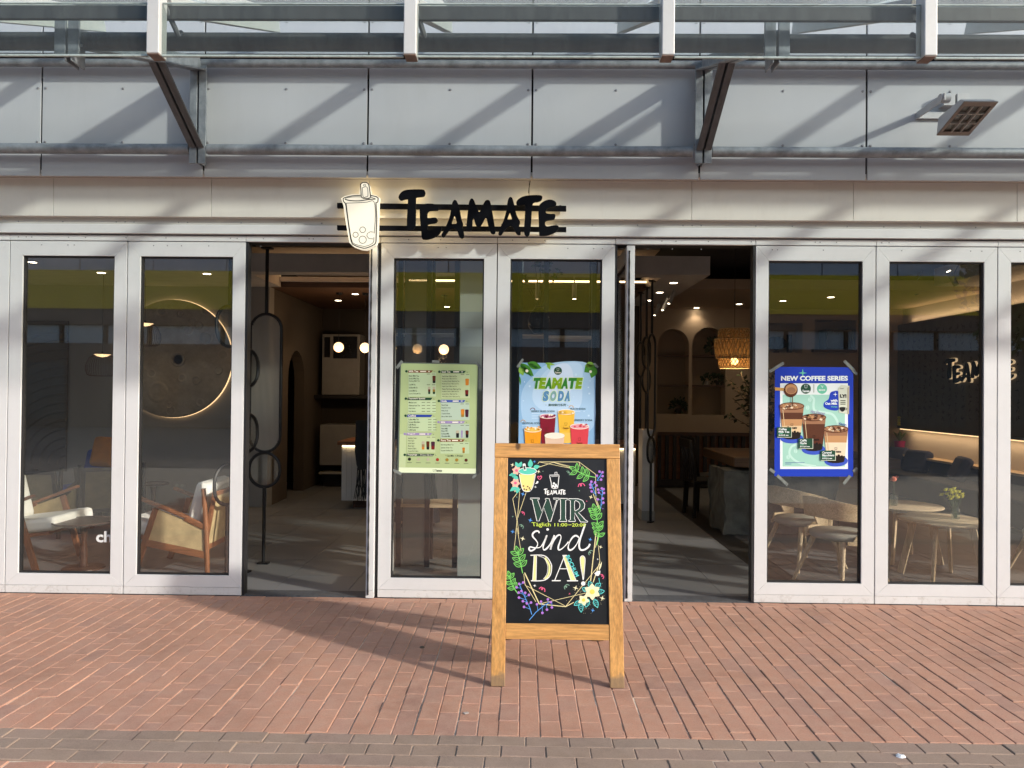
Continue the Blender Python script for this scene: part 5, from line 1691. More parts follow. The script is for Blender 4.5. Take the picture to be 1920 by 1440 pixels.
# --- black metal screens
def stadium(x0, x1, z0, z1, n=12):
    r_ = (x1-x0)/2
    cx_ = (x0+x1)/2
    return [(cx_+r_*math.cos(i*math.pi/n), z1-r_+r_*math.sin(i*math.pi/n)) for i in range(n+1)]+[(cx_+r_*math.cos(math.pi+i*math.pi/n), z0+r_+r_*math.sin(math.pi+i*math.pi/n)) for i in range(n+1)]
def screen(label, loc, rz, ztop_, shapes, zfoot=0.0):
    t = thing('metal_screen', label, 'screen', loc, rz, 'black pole screens with rounded glass frames')
    zs = sorted([(a, b_) for _, _, a, b_, _ in shapes])
    part(MB().tube([(0, 0, zfoot), (0, 0, zs[0][0])], .016, 10), 'pole', 'black_metal', t, smooth=True)
    part(MB().tube([(0, 0, zs[-1][1]), (0, 0, ztop_)], .016, 10), 'pole', 'black_metal', t, smooth=True)
    part(MB().box(-.05, .05, -.03, .03, zfoot, zfoot+.015), 'foot_plate', 'black_metal', t)
    part(MB().box(-.05, .05, -.03, .03, ztop_-.015, ztop_), 'top_plate', 'black_metal', t)
    for x0, x1, z0, z1, gl in shapes:
        lp = stadium(x0, x1, z0, z1)
        fr = part(MB().tube([(a, 0, b_) for a, b_ in lp], .015, 8, True), 'frame', 'black_metal', t, smooth=True)
        if gl:
            ins = stadium(x0+.012, x1-.012, z0+.012, z1-.012)
            if gl == 'clear_glass':
                mb = MB().plate([ins], lambda a, b_, k=0: Vector((a, -.003, b_)), Vector((0, .006, 0)))
            else:
                mb = MB()
                fl2 = MB()
                w_ = (x1-x0-.024)
                n = 24
                r_ = w_/2
                for i in range(n):
                    xa = x0+.012+w_*i/n; xb = xa+w_/n; xm = (xa+xb)/2
                    hh = math.sqrt(max(0, r_*r_-(xm-(x0+x1)/2)**2))
                    za, zb_ = z0+.012+r_-hh, z1-.012-r_+hh
                    mb.add([(xa, .002, za), (xm, -.006, za), (xb, .002, za), (xa, .002, zb_), (xm, -.006, zb_), (xb, .002, zb_)], [(0, 1, 4, 3), (1, 2, 5, 4)])
                    fl2.box(xm-.0026, xm+.0026, -.0085, -.0062, za, zb_)
            part(mb, 'ribbed_pane' if gl != 'clear_glass' else 'glass_pane', gl, fr)
            if gl != 'clear_glass':
                part(fl2, 'glint_strips', 'flute', fr, kind='stuff')
    return t
def zy(py, px, Y):
    return P(px, py, Y).z
Y1 = 1.06
x1 = P(497, 800, Y1).x
zz = lambda py: zy(py, 497, Y1)
screen('black screen facing the street just inside the left doorway, ribbed oblong over a circle', (x1, Y1, 0), 0, zy(464, 500, Y1), [(-.142, .142, zz(847), zz(589), 'ribbed_glass'), (-.142, .142, zz(913), zz(849), 'clear_glass')])
Y2 = .72
x2_ = P(463, 800, Y2).x
zz = lambda py: zy(py, 463, Y2)
screen('black screen turned nearly edge on at the left jamb of the left doorway', (x2_, Y2, 0), R(74), zz(458), [(-.15, .15, zz(725), zz(655), 'clear_glass'), (-.15, .15, zz(848), zz(776), 'clear_glass')])
Y3 = .66
x3_ = P(428, 800, Y3).x
zz = lambda py: zy(py, 428, Y3)
screen('black screen behind the right edge of the second pane, ring by the armchair', (x3_, Y3, 0), R(68), 2.98, [(-.15, .15, zz(650), zz(574), 'clear_glass'), (-.15, .15, zz(946), zz(870), None)])
Y4 = 3.47
x4 = P(1221, 800, Y4).x
zz = lambda py: zy(py, 1221, Y4)
screen('tallest of the black screens inside the right doorway, its foot on the floor', (x4, Y4, 0), R(62), 3.0, [(-.14, .14, zz(820), zz(627), None), (-.14, .14, zz(868), zz(820), 'clear_glass')])
Y5 = 4.05
x5 = P(1211, 800, Y5).x
zz = lambda py: zy(py, 1211, Y5)
screen('middle black screen inside the right doorway, standing on the counter end', (x5, Y5, 0), R(60), 3.0, [(-.14, .14, zz(690), zz(632), 'clear_glass'), (-.14, .14, zz(735), zz(690), None)], zz(809))
Y6 = 4.6
x6 = P(1200, 800, Y6).x
zz = lambda py: zy(py, 1200, Y6)
screen('rearmost black screen inside the right doorway, partly behind the folded door leaf', (x6, Y6, 0), R(60), 3.0, [(-.15, .15, zz(706), zz(642), 'clear_glass')], zz(806))
# --- counter
ct = thing('counter', 'white slatted service counter with a lit strip under its wooden top', 'counter', (-.4, 4.4, 0))
ORG[ct.name] = Vector((-.4, 4.4, 0))
cx0, cx1 = P(641, 850, 4.2).x, P(1192, 850, 4.2).x
zt_ = zy(834, 650, 4.2)
MB().box(cx0+.12, cx1-.02, 4.36, 4.95, 0, .115).build('plinth', 'walnut', ct)
MB().box(cx0+.01, cx1, 4.225, 5.0, .115, zt_-.03).build('carcass', 'grey_pad', ct)
MB().box(cx0-.05, cx1, 4.14, 5.05, zt_, zt_+.05).build('worktop', 'teak_flat', ct, bevel=.004)
sl = MB().box(0, .0655, 4.2, 4.224, .118, zt_-.035)
me = sl.mesh('slat', 'cushion', Vector((0, 0, 0)))
MATS['slat_white'] = pm('slat_white', (.62, .61, .60), .6, 0, .04, 4)
me.materials[0] = MATS['slat_white']
x = cx0
while x < cx1-.06:
    ob = bpy.data.objects.new('slat', me)
    C.objects.link(ob)
    ob.parent = ct
    ob.location = Vector((x, 0, 0))-ORG[ct.name]
    x += .068
me2 = MB().box(cx0, cx0+.022, 4.225, 4.99, .118, zt_-.035).build('end_panel', 'slat_white', ct)
MB().box(cx0+.01, cx1-.01, 4.17, 4.20, zt_-.028, zt_-.008).build('light_strip', 'led_warm', ct)
ce = thing('counter_pillar', 'white pillar with a grey base at the counter end in the right doorway', 'pillar', (1.6, 3.55, 0))
ORG[ce.name] = Vector((1.6, 3.55, 0))
pa, pb = P(1204, 900, 3.6), P(1226, 900, 3.6)
MB().box(pa.x, pb.x, 3.6, 3.9, .12, zy(806, 1210, 3.6)).build('shaft', 'slat_white', ce, bevel=.003)
MB().box(pa.x-.004, pb.x+.012, 3.595, 3.905, 0, .12).build('base', 'grey_pad', ce)
# --- scarf over the counter
scf = thing('scarf', 'black fringed scarf hanging down the front of the white counter', 'scarf', (-2.15, 4.1, 0))
ORG[scf.name] = Vector((-2.15, 4.1, 0))
pc = P(680, 860, 4.1)
mb = MB()
prof = [(zy(788, 680, 4.1), .10), (1.02, .11), (.8, .10), (.62, .08), (.55, .07)]
mb.tube([(pc.x+.012*math.sin(i*2), 4.10, z) for i, (z, r_) in enumerate(prof)], [r_ for z, r_ in prof], 10)
for v_ in mb.v:
    v_.y = 4.10+(v_.y-4.10)*.35
mb.build('cloth', 'dark_cushion', scf, smooth=True)
mb = MB()
random.seed(2)
for i in range(26):
    x_ = pc.x+random.uniform(-.07, .06)
    mb.tube([(x_, 4.10+random.uniform(-.02, .02), .57), (x_+random.uniform(-.02, .02), 4.1, .36), (x_+random.uniform(-.05, .03), 4.10, random.uniform(.12, .22))], .005, 5)
mb.build('fringe', 'dark_cushion', scf, kind='stuff')
# --- globe pendants
gl = None
for i in range(5):
    x_ = P(635, 651, 4.85).x+.378*i
    z_ = P(635, 651, 4.85).z-.005*i
    lb = ['first globe pendant from the left, glowing in front of the white machine', 'globe pendant at the edge of the folded door leaf in the left doorway', 'globe pendant seen through the ribbed glass, nearest the left stile', 'globe pendant behind the ribbed glass of the shelf', 'globe pendant glowing right of the ribbed glass, above the green menu'][i]
    if gl is None:
        gl = thing('globe_pendant', lb, 'lamp', (x_, 4.85, z_), 0, 'globe pendants over the counter')
        part(MB().ball((0, 0, 0), .072, 20), 'globe', 'globe_glow', gl, smooth='all')
        part(MB().tube([(0, 0, .07), (0, 0, 3.0-z_)], .0035, 6), 'cord', 'black_metal', gl)
        part(MB().lathe([(.04, 3.0-z_-.03), (.05, 3.0-z_-.002)], 14, cap0=True), 'canopy_cap', 'black_metal', gl)
    else:
        copy_tree(gl, None, (x_, 4.85, z_), None, lb)
    ld = bpy.data.lights.new('globe_light', 'POINT')
    ld.energy = 2.2
    ld.color = (1, .66, .36)
    ld.shadow_soft_size = .07
    lo = bpy.data.objects.new('globe_light', ld)
    C.objects.link(lo)
    lo.location = (x_, 4.72, z_-.12)
# --- recessed downlights
dl = None
def down(px, py, zc, label, en=9):
    global dl
    p = G(px, py, zc)
    if dl is None:
        dl = thing('ceiling_light', label, 'light', (p.x, p.y, zc), 0, 'small round downlights in the ceilings')
        part(MB().lathe([(.001, -.004), (.048, -.004), (.048, -.001)], 18), 'diffuser', 'downlight', dl)
        part(MB().lathe([(.049, -.006), (.060, -.005), (.060, -.0005)], 18), 'trim_ring', 'white_ceiling', dl)
    else:
        copy_tree(dl, None, (p.x, p.y, zc), None, label)
    if en:
        ld = bpy.data.lights.new('downlight', 'SPOT')
        ld.energy = en*.75
        ld.color = (1, .78, .52)
        ld.spot_size = R(110)
        ld.spot_blend = .6
        ld.shadow_soft_size = .05
        lo = bpy.data.objects.new('downlight_beam', ld)
        C.objects.link(lo)
        lo.location = (p.x, p.y, zc-.02)
    return p
down(1263, 530, 3.0, 'downlight nearest the street in the white slab of the right doorway', 0)
down(1237, 548, 3.0, 'second downlight back in the white slab of the right doorway', 3)
down(1217, 563, 3.0, 'third downlight back in the white slab beside the black poles', 0)
down(634, 563, 3.0, 'downlight in the wood ceiling straight above the first globe pendant', 2)
down(666, 551, 3.0, 'downlight in the wood ceiling nearest the lit cove in the left doorway', 0)
down(708, 575, 3.0, 'downlight in the wood ceiling just right of the folded door leaf', 0)
down(838, 575, 3.0, 'downlight in the wood ceiling above the right globe pendant', 2)
down(1306, 577, 3.06, 'downlight above the left arched niche', 5)
down(1386, 570, 3.06, 'downlight above the rattan pendant in the right doorway', 5)
down(1468, 564, 3.06, 'downlight above the fan niche behind the coffee poster pane', 5)
down(1558, 557, 3.06, 'downlight above the black speaker behind the coffee poster pane', 5)
down(388, 513, 3.0, 'downlight above the moon disc in the second pane', 12)
down(190, 511, 3.0, 'downlight beside the pendant cord in the first pane', 10)
down(60, 491, 3.0, 'downlight at the top left corner of the first pane', 0)
# --- lit cove
cv = thing('cove_light', 'long warm light strip along the edge of the raised cove above the counter', 'light', (-.9, 4.27, 3.06))
ORG[cv.name] = Vector((-.9, 4.27, 3.06))
MB().box(-1.55, 1.66, 4.272, 4.296, 3.085, 3.112).build('strip', 'led_warm', cv)
MB().box(-3.3, -1.57, 4.22, 4.232, 3.082, 3.13).build('lip', 'white_ceiling', cv)
MB().box(-3.3, -1.57, 4.272, 4.296, 3.085, 3.112).build('strip', 'led_warm', cv)
MB().box(-3.3, 1.66, 4.22, 4.298, 3.070, 3.0815).build('channel', 'white_ceiling', cv)
def strip_light(nm, loc, sx, sy, rot, en):
    ld = bpy.data.lights.new(nm, 'AREA')
    ld.shape = 'RECTANGLE'
    ld.size = sx
    ld.size_y = sy
    ld.energy = en*.8
    ld.color = (1, .66, .36)
    lo = bpy.data.objects.new(nm, ld)
    C.objects.link(lo)
    lo.location = loc
    lo.rotation_euler = rot
strip_light('cove_glow', (-.9, 4.15, 3.15), 4.8, .03, (R(180), 0, 0), 14)
strip_light('ledge_glow', (6.40, 3.6, 1.015), .03, 6.2, (0, 0, 0), 8)
strip_light('panel_glow', (6.44, 3.6, 2.815), .03, 6.2, (R(180), 0, 0), 5)
# --- the machine and counter at the back
mc = thing('drinks_machine', 'white drinks machine with a black glass door on the back wall', 'machine', (-2.7, 6.7, 0))
ORG[mc.name] = Vector((-2.7, 6.7, 0))
a, b_ = P(603, 740, 6.6), P(675, 627, 6.6)
MB().box(a.x, b_.x, 6.6, 6.995, a.z, b_.z).build('body', 'appliance', mc, bevel=.01)
c_, d_ = P(625, 672, 6.59), P(670, 631, 6.59)
MB().box(c_.x, d_.x, 6.585, 6.599, c_.z, d_.z).build('door', 'screen_black', mc)
c_, d_ = P(608, 670, 6.59), P(619, 632, 6.59)
MB().box(c_.x, d_.x, 6.588, 6.599, c_.z, d_.z).build('control_panel', 'screen_black', mc)
MB().box(a.x-.1, b_.x+.4, 6.5, 6.99, a.z-.06, a.z-.002).build('shelf', 'black_wood', mc)
bc = thing('back_cabinet', 'pale cabinet front under the drinks machine at the end of the aisle', 'cabinet', (-2.6, 6.6, 0))
ORG[bc.name] = Vector((-2.6, 6.6, 0))
a, b_ = P(599, 872, 6.4), P(680, 797, 6.4)
MB().box(a.x, b_.x, 6.4, 6.99, a.z, b_.z).build('front', 'appliance', bc, bevel=.006)
c_ = P(599, 886, 6.4)
MB().box(a.x, b_.x, 6.36, 6.99, c_.z-.02, c_.z+.01).build('ledge', 'grey_pad', bc)
MB().box(a.x+.04, b_.x-.04, 6.5, 6.99, 0, c_.z-.03).build('plinth', 'black_wood', bc)
# --- window shelves with ribbed glass behind the middle panes
def shelf_unit(label, Y, posts, boards, ribs, loc):
    t = thing('display_shelf', label, 'shelf', loc)
    ORG[t.name] = Vector(loc)
    for px in posts:
        x_ = P(px, 733, Y).x
        MB().box(x_-.022, x_+.022, Y, Y+.045, 0, 3.1).build('post', 'black_metal', t)
        MB().box(x_-.015, x_+.015, Y+.33, Y+.36, 0, 3.1).build('post', 'black_metal', t)
    for xa, xb, py, mt, th in boards:
        a, b_ = P(xa, py, Y), P(xb, py, Y)
        MB().box(a.x, b_.x, Y+.001 if mt != 'black_wood' else Y+.046, Y+.36, a.z-th, a.z).build('board', mt, t, bevel=.002)
    for xa, xb in ribs:
        a, b_ = P(xa, 733, Y), P(xb, 733, Y)
        mb = MB()
        n = 22
        for i in range(n):
            u, v_ = a.x+(b_.x-a.x)*i/n, a.x+(b_.x-a.x)*(i+1)/n
            mm = (u+v_)/2
            mb.add([(u, Y+.026, .02), (mm, Y+.016, .02), (v_, Y+.026, .02), (u, Y+.026, 3.05), (mm, Y+.016, 3.05), (v_, Y+.026, 3.05)], [(0, 1, 4, 3), (1, 2, 5, 4)])
        rp0 = mb.build('ribbed_pane', 'ribbed_glass', t)
        fl2 = MB()
        for i in range(n):
            mm = a.x+(b_.x-a.x)*(i+.5)/n
            fl2.box(mm-.003, mm+.003, Y+.0135, Y+.0158, .02, 3.05)
        fl2.build('glint_strips', 'flute', rp0, kind='stuff')
    return t
shelf_unit('black framed shelf with ribbed glass and a wooden board behind the menu pane', 1.0, (749, 803, 855), ((736, 860, 945, 'oak', .03), (736, 858, 624, 'grey_pad', .012)), ((757, 799),), (-.95, 1.0, 0))
shelf_unit('black framed shelf behind the soda poster with a pale upper board', 1.0, (974, 1023, 1113), ((978, 1022, 627, 'oak', .012), (1024, 1109, 629, 'oak', .03), (975, 1112, 760, 'black_wood', .02)), ((958, 971),), (.3, 1.0, 0))
bd = thing('blind_panel', 'pale grey green blind hanging full height behind the right half of the menu pane', 'blind', (-.45, .30, 0))
ORG[bd.name] = Vector((-.45, .30, 0))
a, b_ = P(861, 733, .30), P(918, 733, .30)
pm('blind_cloth', (.36, .40, .385), .85, 0, .05, 2)
MB().box(a.x, b_.x, .30, .308, .03, 3.0).build('cloth', 'blind_cloth', bd)
MB().box(a.x, b_.x, .294, .314, .006, .03).build('bottom_bar', 'galvanised', bd)
# vase with twigs on the right shelf
a = P(1010, 626, 1.18)
vz = thing('vase', 'glossy black vase with thin leafy twigs on the shelf above the soda poster', 'vase', (a.x, 1.18, a.z+.004))
part(MB().lathe([(.05, 0), (.095, .06), (.105, .13), (.075, .2), (.035, .235), (.04, .25)], 20, cap0=True), 'pot', 'screen_black', vz, smooth=True)
mb = MB(); lf = MB()
random.seed(12)
for i in range(7):
    an = random.uniform(0, 6.28); l = random.uniform(.35, .6)
    pts = [(0, 0, .22), (.1*math.cos(an), .08*math.sin(an), .22+l*.5), (l*.55*math.cos(an), l*.25*math.sin(an), .22+l)]
    mb.tube(pts, .003, 5)
    for j in range(9):
        t_ = .4+.6*j/9
        c_ = Vector(pts[1]).lerp(Vector(pts[2]), t_)
        d_ = Vector((random.uniform(-1, 1), random.uniform(-.6, .6), random.uniform(-.4, .8))).normalized()*.05
        s_ = d_.cross(Vector((0, 1, .3))).normalized()*.014
        lf.add([c_, c_+d_*.5+s_, c_+d_, c_+d_*.5-s_], [(0, 1, 2, 3)])
part(mb, 'twigs', 'bark', vz, kind='stuff')
part(lf, 'leaves', 'leaf', vz, kind='stuff')
# hanging track spots by the cove
for i, (px, py) in enumerate(((1008, 545), (1077, 545))):
    a = P(px, py, 4.0)
    t = thing('spotlight', ['white tube spotlight on the left of the soda pane, hanging under the lit cove', 'white tube spotlight on the right of the soda pane, hanging under the lit cove'][i], 'spotlight', (a.x, 4.0, a.z), 0, 'tube spotlights')
    part(MB().tube([(0, 0, -.11), (0, 0, .10)], .032, 14), 'tube', 'appliance', t, smooth=True)
    part(MB().tube([(0, 0, .10), (0, 0, 3.34-a.z)], .008, 8), 'stem', 'appliance', t)
    part(MB().lathe([(.001, -.111), (.024, -.111)], 14), 'lens', 'downlight' if i else 'globe_glow', t)
for i, (px, py) in enumerate(((1232, 581), (1247, 571), (1259, 558))):
    a = P(px, py, 5.2-.5*i)
    t = thing('spotlight', ['tilted spotlight deepest under the white slab in the right doorway', 'tilted spotlight in the middle under the white slab edge', 'tilted spotlight nearest the street under the white slab edge'][i], 'spotlight', (a.x, a.y, a.z), 0, 'tube spotlights')
    part(MB().tube([(-.03, 0, -.08), (.04, 0, .08)], .028, 12), 'tube', 'appliance', t, smooth=True)
    part(MB().tube([(.03, 0, .06), (.03, 0, 3.0-a.z)], .006, 8), 'stem', 'appliance', t)
    mb = MB().lathe([(.001, 0), (.022, 0)], 12)
    for v_ in mb.v:
        v_ += Vector((-.031, 0, -.083))
    part(mb, 'lens', 'downlight', t)
# --- person behind the menu
def person():
    px_ = -1.26; Yp = 3.05
    t = thing('person', 'person in wide dark trousers standing inside behind the green menu', 'person', (px_, Yp, 0))
    J = dict(pel=(0, 0, .95), sp=(0, .01, 1.15), ch=(0, .01, 1.36), nk=(0, .015, 1.48), hd=(0, 0, 1.56), ht=(0, 0, 1.68),
             hl=(-.09, 0, .90), kl=(-.11, -.02, .49), al=(-.12, .02, .08), tl=(-.13, -.14, .035), hr=(.09, 0, .90), kr=(.13, -.02, .49), ar=(.17, .02, .08), tr=(.21, -.13, .035),
             sl=(-.18, .01, 1.42), el=(-.25, .02, 1.14), wl=(-.20, -.16, .98), sr=(.18, .01, 1.42), er=(.25, .02, 1.14), wr=(.20, -.16, .98))
    rad = dict(pel=(.15, .10), sp=(.125, .09), ch=(.15, .10), nk=(.055, .055), hd=(.075, .085), ht=(.055, .07), hl=(.10, .10), kl=(.085, .085), al=(.05, .05), tl=(.035, .03), hr=(.10, .10), kr=(.085, .085), ar=(.05, .05), tr=(.035, .03),
               sl=(.06, .06), el=(.045, .045), wl=(.03, .03), sr=(.06, .06), er=(.045, .045), wr=(.03, .03))
    ks = list(J)
    ed = [('pel', 'sp'), ('sp', 'ch'), ('ch', 'nk'), ('nk', 'hd'), ('hd', 'ht'), ('pel', 'hl'), ('hl', 'kl'), ('kl', 'al'), ('al', 'tl'), ('pel', 'hr'), ('hr', 'kr'), ('kr', 'ar'), ('ar', 'tr'), ('ch', 'sl'), ('sl', 'el'), ('el', 'wl'), ('ch', 'sr'), ('sr', 'er'), ('er', 'wr')]
    V = [J[k] for k in ks]
    E = [(ks.index(a), ks.index(b_)) for a, b_ in ed]
    R_ = [rad[k] for k in ks]
    # hands: palm and five fingers each side
    for w_, s in (('wl', -1), ('wr', 1)):
        iw = ks.index(w_)
        b0 = Vector(J[w_])
        V.append(tuple(b0+Vector((0, -.07, -.02)))); R_.append((.028, .016)); ip = len(V)-1
        E.append((iw, ip))
        for f, (dx, l) in enumerate(((-.03, .065), (-.011, .08), (.009, .075), (.028, .06))):
            a = b0+Vector((dx, -.10, -.03)); b_ = a+Vector((dx*.2, -l*.6, -.012)); c_ = b_+Vector((0, -l*.35, -.03))
            for k_, q in enumerate((a, b_, c_)):
                V.append(tuple(q)); R_.append((.0085-.001*k_,)*2)
                E.append((ip if k_ == 0 else len(V)-2, len(V)-1))
        a = b0+Vector((-s*.03, -.05, -.02)); b_ = a+Vector((-s*.02, -.035, -.02))
        for k_, q in enumerate((a, b_)):
            V.append(tuple(q)); R_.append((.010, .010))
            E.append((iw if k_ == 0 else len(V)-2, len(V)-1))
    me = bpy.data.meshes.new('body')
    me.from_pydata(V, E, [])
    ob = bpy.data.objects.new('body', me)
    C.objects.link(ob)
    ob.parent = t
    sk = ob.modifiers.new('skin', 'SKIN')
    sv = me.skin_vertices[0].data if me.skin_vertices else None
    if sv is None:
        me.attributes
        lay_ = me.skin_vertices.new() if hasattr(me.skin_vertices, 'new') else None
        sv = me.skin_vertices[0].data
    for i, r_ in enumerate(R_):
        sv[i].radius = r_
        sv[i].use_root = (i == 0)
    sb = ob.modifiers.new('subsurf', 'SUBSURF')
    sb.levels = 1; sb.render_levels = 2
    pm('skin', (.42, .25, .17), .6, 0, .05, 10)
    me.materials.append(MATS['skin'])
    # trousers, top, hair, shoes
    for s, k, a in ((-1, 'kl', 'al'), (1, 'kr', 'ar')):
        kx, ax = J[k][0], J[a][0]
        mb = MB().tube([(s*.085, 0, 1.0), (s*.095, 0, .84), (kx, -.01, .5), (ax, .01, .12), (ax, .01, .05)], [.125, .125, .115, .125, .13], 16, caps=False)
        part(mb, 'trouser_leg', 'dark_cushion', t, smooth='all')
        part(MB().ball((J['t'+k[1]][0]*.6+ax*.4, -.05, .03), .06, 12, (.85, 2.2, .5)), 'shoe', 'black_wood', t, smooth='all')
    mb = MB().lathe([(.19, .93), (.175, 1.1), (.20, 1.3), (.21, 1.40), (.10, 1.475), (.06, 1.49)], 20)
    for v_ in mb.v:
        v_.y *= .66
    part(mb, 'shirt', 'dark_cushion', t, smooth='all')
    for s, e_, w_ in ((-1, 'el', 'wl'), (1, 'er', 'wr')):
        part(MB().tube([(s*.16, .01, 1.42), J[e_], tuple(Vector(J[e_]).lerp(Vector(J[w_]), .8))], [.075, .058, .042], 12), 'sleeve', 'dark_cushion', t, smooth='all')
    mb = MB().ball((0, .025, 1.625), .105, 16, (.92, 1.05, 1.1))
    mb.f = [f for f in mb.f if not all(mb.v[i].y < -.035 and mb.v[i].z < 1.68 for i in f)]
    part(mb, 'hair', 'black_wood', t, smooth='all')
    part(MB().ball((0, -.095, 1.59), .014, 8, (.8, 1.2, 1.5)), 'nose', 'skin', t, smooth='all')
    for s in (-1, 1):
        part(MB().ball((s*.032, -.085, 1.62), .010, 8), 'eye', 'black_wood', t, smooth='all')
    part(MB().ball((0, -.088, 1.555), .02, 8, (1.1, .4, .3)), 'mouth', flat('lip', (.3, .1, .08)), t, smooth='all')
person()
# --- right: niches with fan, speaker, pots
z_ = P(1470, 661, 7.1).z
fn_ = thing('folding_fan', 'dark open folding fan standing in the square niche', 'fan', (P(1455, 655, 7.15).x, 7.15, z_))
mb = MB()
n = 14
R0 = .25
pts = [(0, .03)]+[(R0*math.cos(R(20+130*i/n)), .03+R0*math.sin(R(20+130*i/n))) for i in range(n+1)]
vv = [(a, .01*(i % 2), b_) for i, (a, b_) in enumerate(pts)]
mb.add(vv, [(0, i, i+1) for i in range(1, n+1)])
part(mb, 'leaf', flat('fan_dark', (.02, .025, .04)), fn_)
part(MB().box(-.05, .05, -.02, .04, 0, .03), 'stand', 'walnut', fn_)
a = P(1482, 661, 7.12)
bk_ = thing('dark_book', 'slim upright black box beside the fan in the square niche', 'box', (a.x, 7.12, a.z))
part(MB().box(-.025, .025, 0, .12, 0, P(1482, 627, 7.12).z-a.z), 'case', 'black_wood', bk_, bevel=.002)
a, b_ = P(1547, 655, 6.98), P(1603, 617, 6.98)
spk = thing('speaker', 'black loudspeaker on the wooden ledge of the right square niche', 'speaker', (a.x, 7.0, a.z))
ORG[spk.name] = Vector((a.x, 7.0, a.z))
MB().box(a.x, b_.x, 6.95, 7.25, a.z+.002, b_.z).build('cabinet', 'black_wood', spk, bevel=.008)
MB().box(a.x+.015, b_.x-.07, 6.94, 6.949, a.z+.02, b_.z-.015).build('grille', 'screen_black', spk)
a, b_ = P(1524, 660, 6.93), P(1606, 655.5, 6.93)
lg = thing('wooden_ledge', 'dark wooden ledge under the loudspeaker', 'shelf', (a.x, 6.95, a.z))
ORG[lg.name] = Vector((a.x, 6.95, a.z))
MB().box(a.x, b_.x, 6.90, 6.999, a.z, b_.z).build('board', 'walnut', lg)
for i, (px, py, s, lb) in enumerate(((1338, 667, 1.4, 'dark trailing plant on the upper shelf of the right arched niche'), (1325, 723, .9, 'small white potted plant on the lower shelf of the right arched niche'), (1345, 723, 1.0, 'dark bushy pot plant right of the white pot in the arched niche'), (1272, 776, 1.3, 'potted plant at the bottom of the left arched niche'))):
    a = P(px, py, 7.12)
    t = thing('pot_plant', lb, 'plant', (a.x, 7.12, a.z+(.013 if i < 3 else .002)), 0, 'pot plants in the arched niches')
    part(MB().lathe([(.03*s, 0), (.042*s, .07*s), (.038*s, .065*s), (.001, .06*s)], 12, cap0=True), 'pot', 'appliance' if i == 1 else 'black_wood', t, smooth=True)
    lf = MB()
    random.seed(20+i)
    for k in range(60):
        d_ = Vector((random.gauss(0, 1), random.gauss(0, .6), random.gauss(.5, .8))).normalized()
        c_ = Vector((0, 0, .10*s))+d_*random.uniform(.02, .10)*s
        s_ = d_.cross(Vector((.3, 1, .2))).normalized()*.014*s
        lf.add([c_, c_+d_*.03*s+s_, c_+d_*.06*s, c_+d_*.03*s-s_], [(0, 1, 2, 3)])
    part(lf, 'leaves', 'dark_leaf', t, kind='stuff')
# --- rattan pendant
a = P(1377, 690, 3.2)
s_ = FPX/((a-CAM).dot(fw))
zz = lambda py: (690-py)/s_
rp_ = thing('rattan_pendant', 'two tiered woven rattan pendant with a glowing bulb in the right doorway', 'lamp', (a.x, 3.2, a.z))
def tier(r0, r1, z0, z1):
    mb = MB()
    n = 28
    for sg2 in (1, -1):
        for i in range(n):
            mb.tube([((r0+(r1-r0)*t_+.012*math.sin(math.pi*t_))*math.cos(2*math.pi*(i+sg2*t_*1.6)/n), (r0+(r1-r0)*t_+.012*math.sin(math.pi*t_))*math.sin(2*math.pi*(i+sg2*t_*1.6)/n), z0+(z1-z0)*t_) for t_ in (0, .33, .66, 1)], .0042, 4, caps=False)
    for r_, z in ((r0, z0), (r1, z1)):
        mb.tube([(r_*math.cos(i*math.pi/16), r_*math.sin(i*math.pi/16), z) for i in range(32)], .006, 6, True)
    return mb
for r0, r1, ya, yb in ((.215, .23, 672, 636), (.175, .18, 690, 672), (.19, .175, 636, 617)):
    tr_ = part(tier(r0, r1, zz(ya), zz(yb)), 'woven_tier', 'rattan', rp_)
    part(MB().lathe([(r0*.985, zz(ya)+.002), ((r0+r1)/2*.99, (zz(ya)+zz(yb))/2), (r1*.985, zz(yb)-.002)], 28), 'lining', 'rattan_lining' if 'rattan_lining' in MATS else glass('rattan_lining', (.55, .42, .26), 1.1, .85, 60, 0, (.42, .25, .10)), tr_, smooth='all')
part(MB().ball((0, 0, zz(677)), .045, 16), 'bulb', 'bulb', rp_, smooth='all')
part(MB().tube([(0, 0, zz(671)), (0, 0, zz(660))], .018, 10).tube([(0, 0, zz(660)), (0, 0, 3.35-a.z)], .003, 6), 'cord', 'black_metal', rp_)
ld = bpy.data.lights.new('pendant_light', 'POINT')
ld.energy = 3
ld.color = (1, .66, .34)
ld.shadow_soft_size = .05
lo = bpy.data.objects.new('pendant_light', ld)
C.objects.link(lo)
lo.location = (a.x, 3.2, a.z-.06)
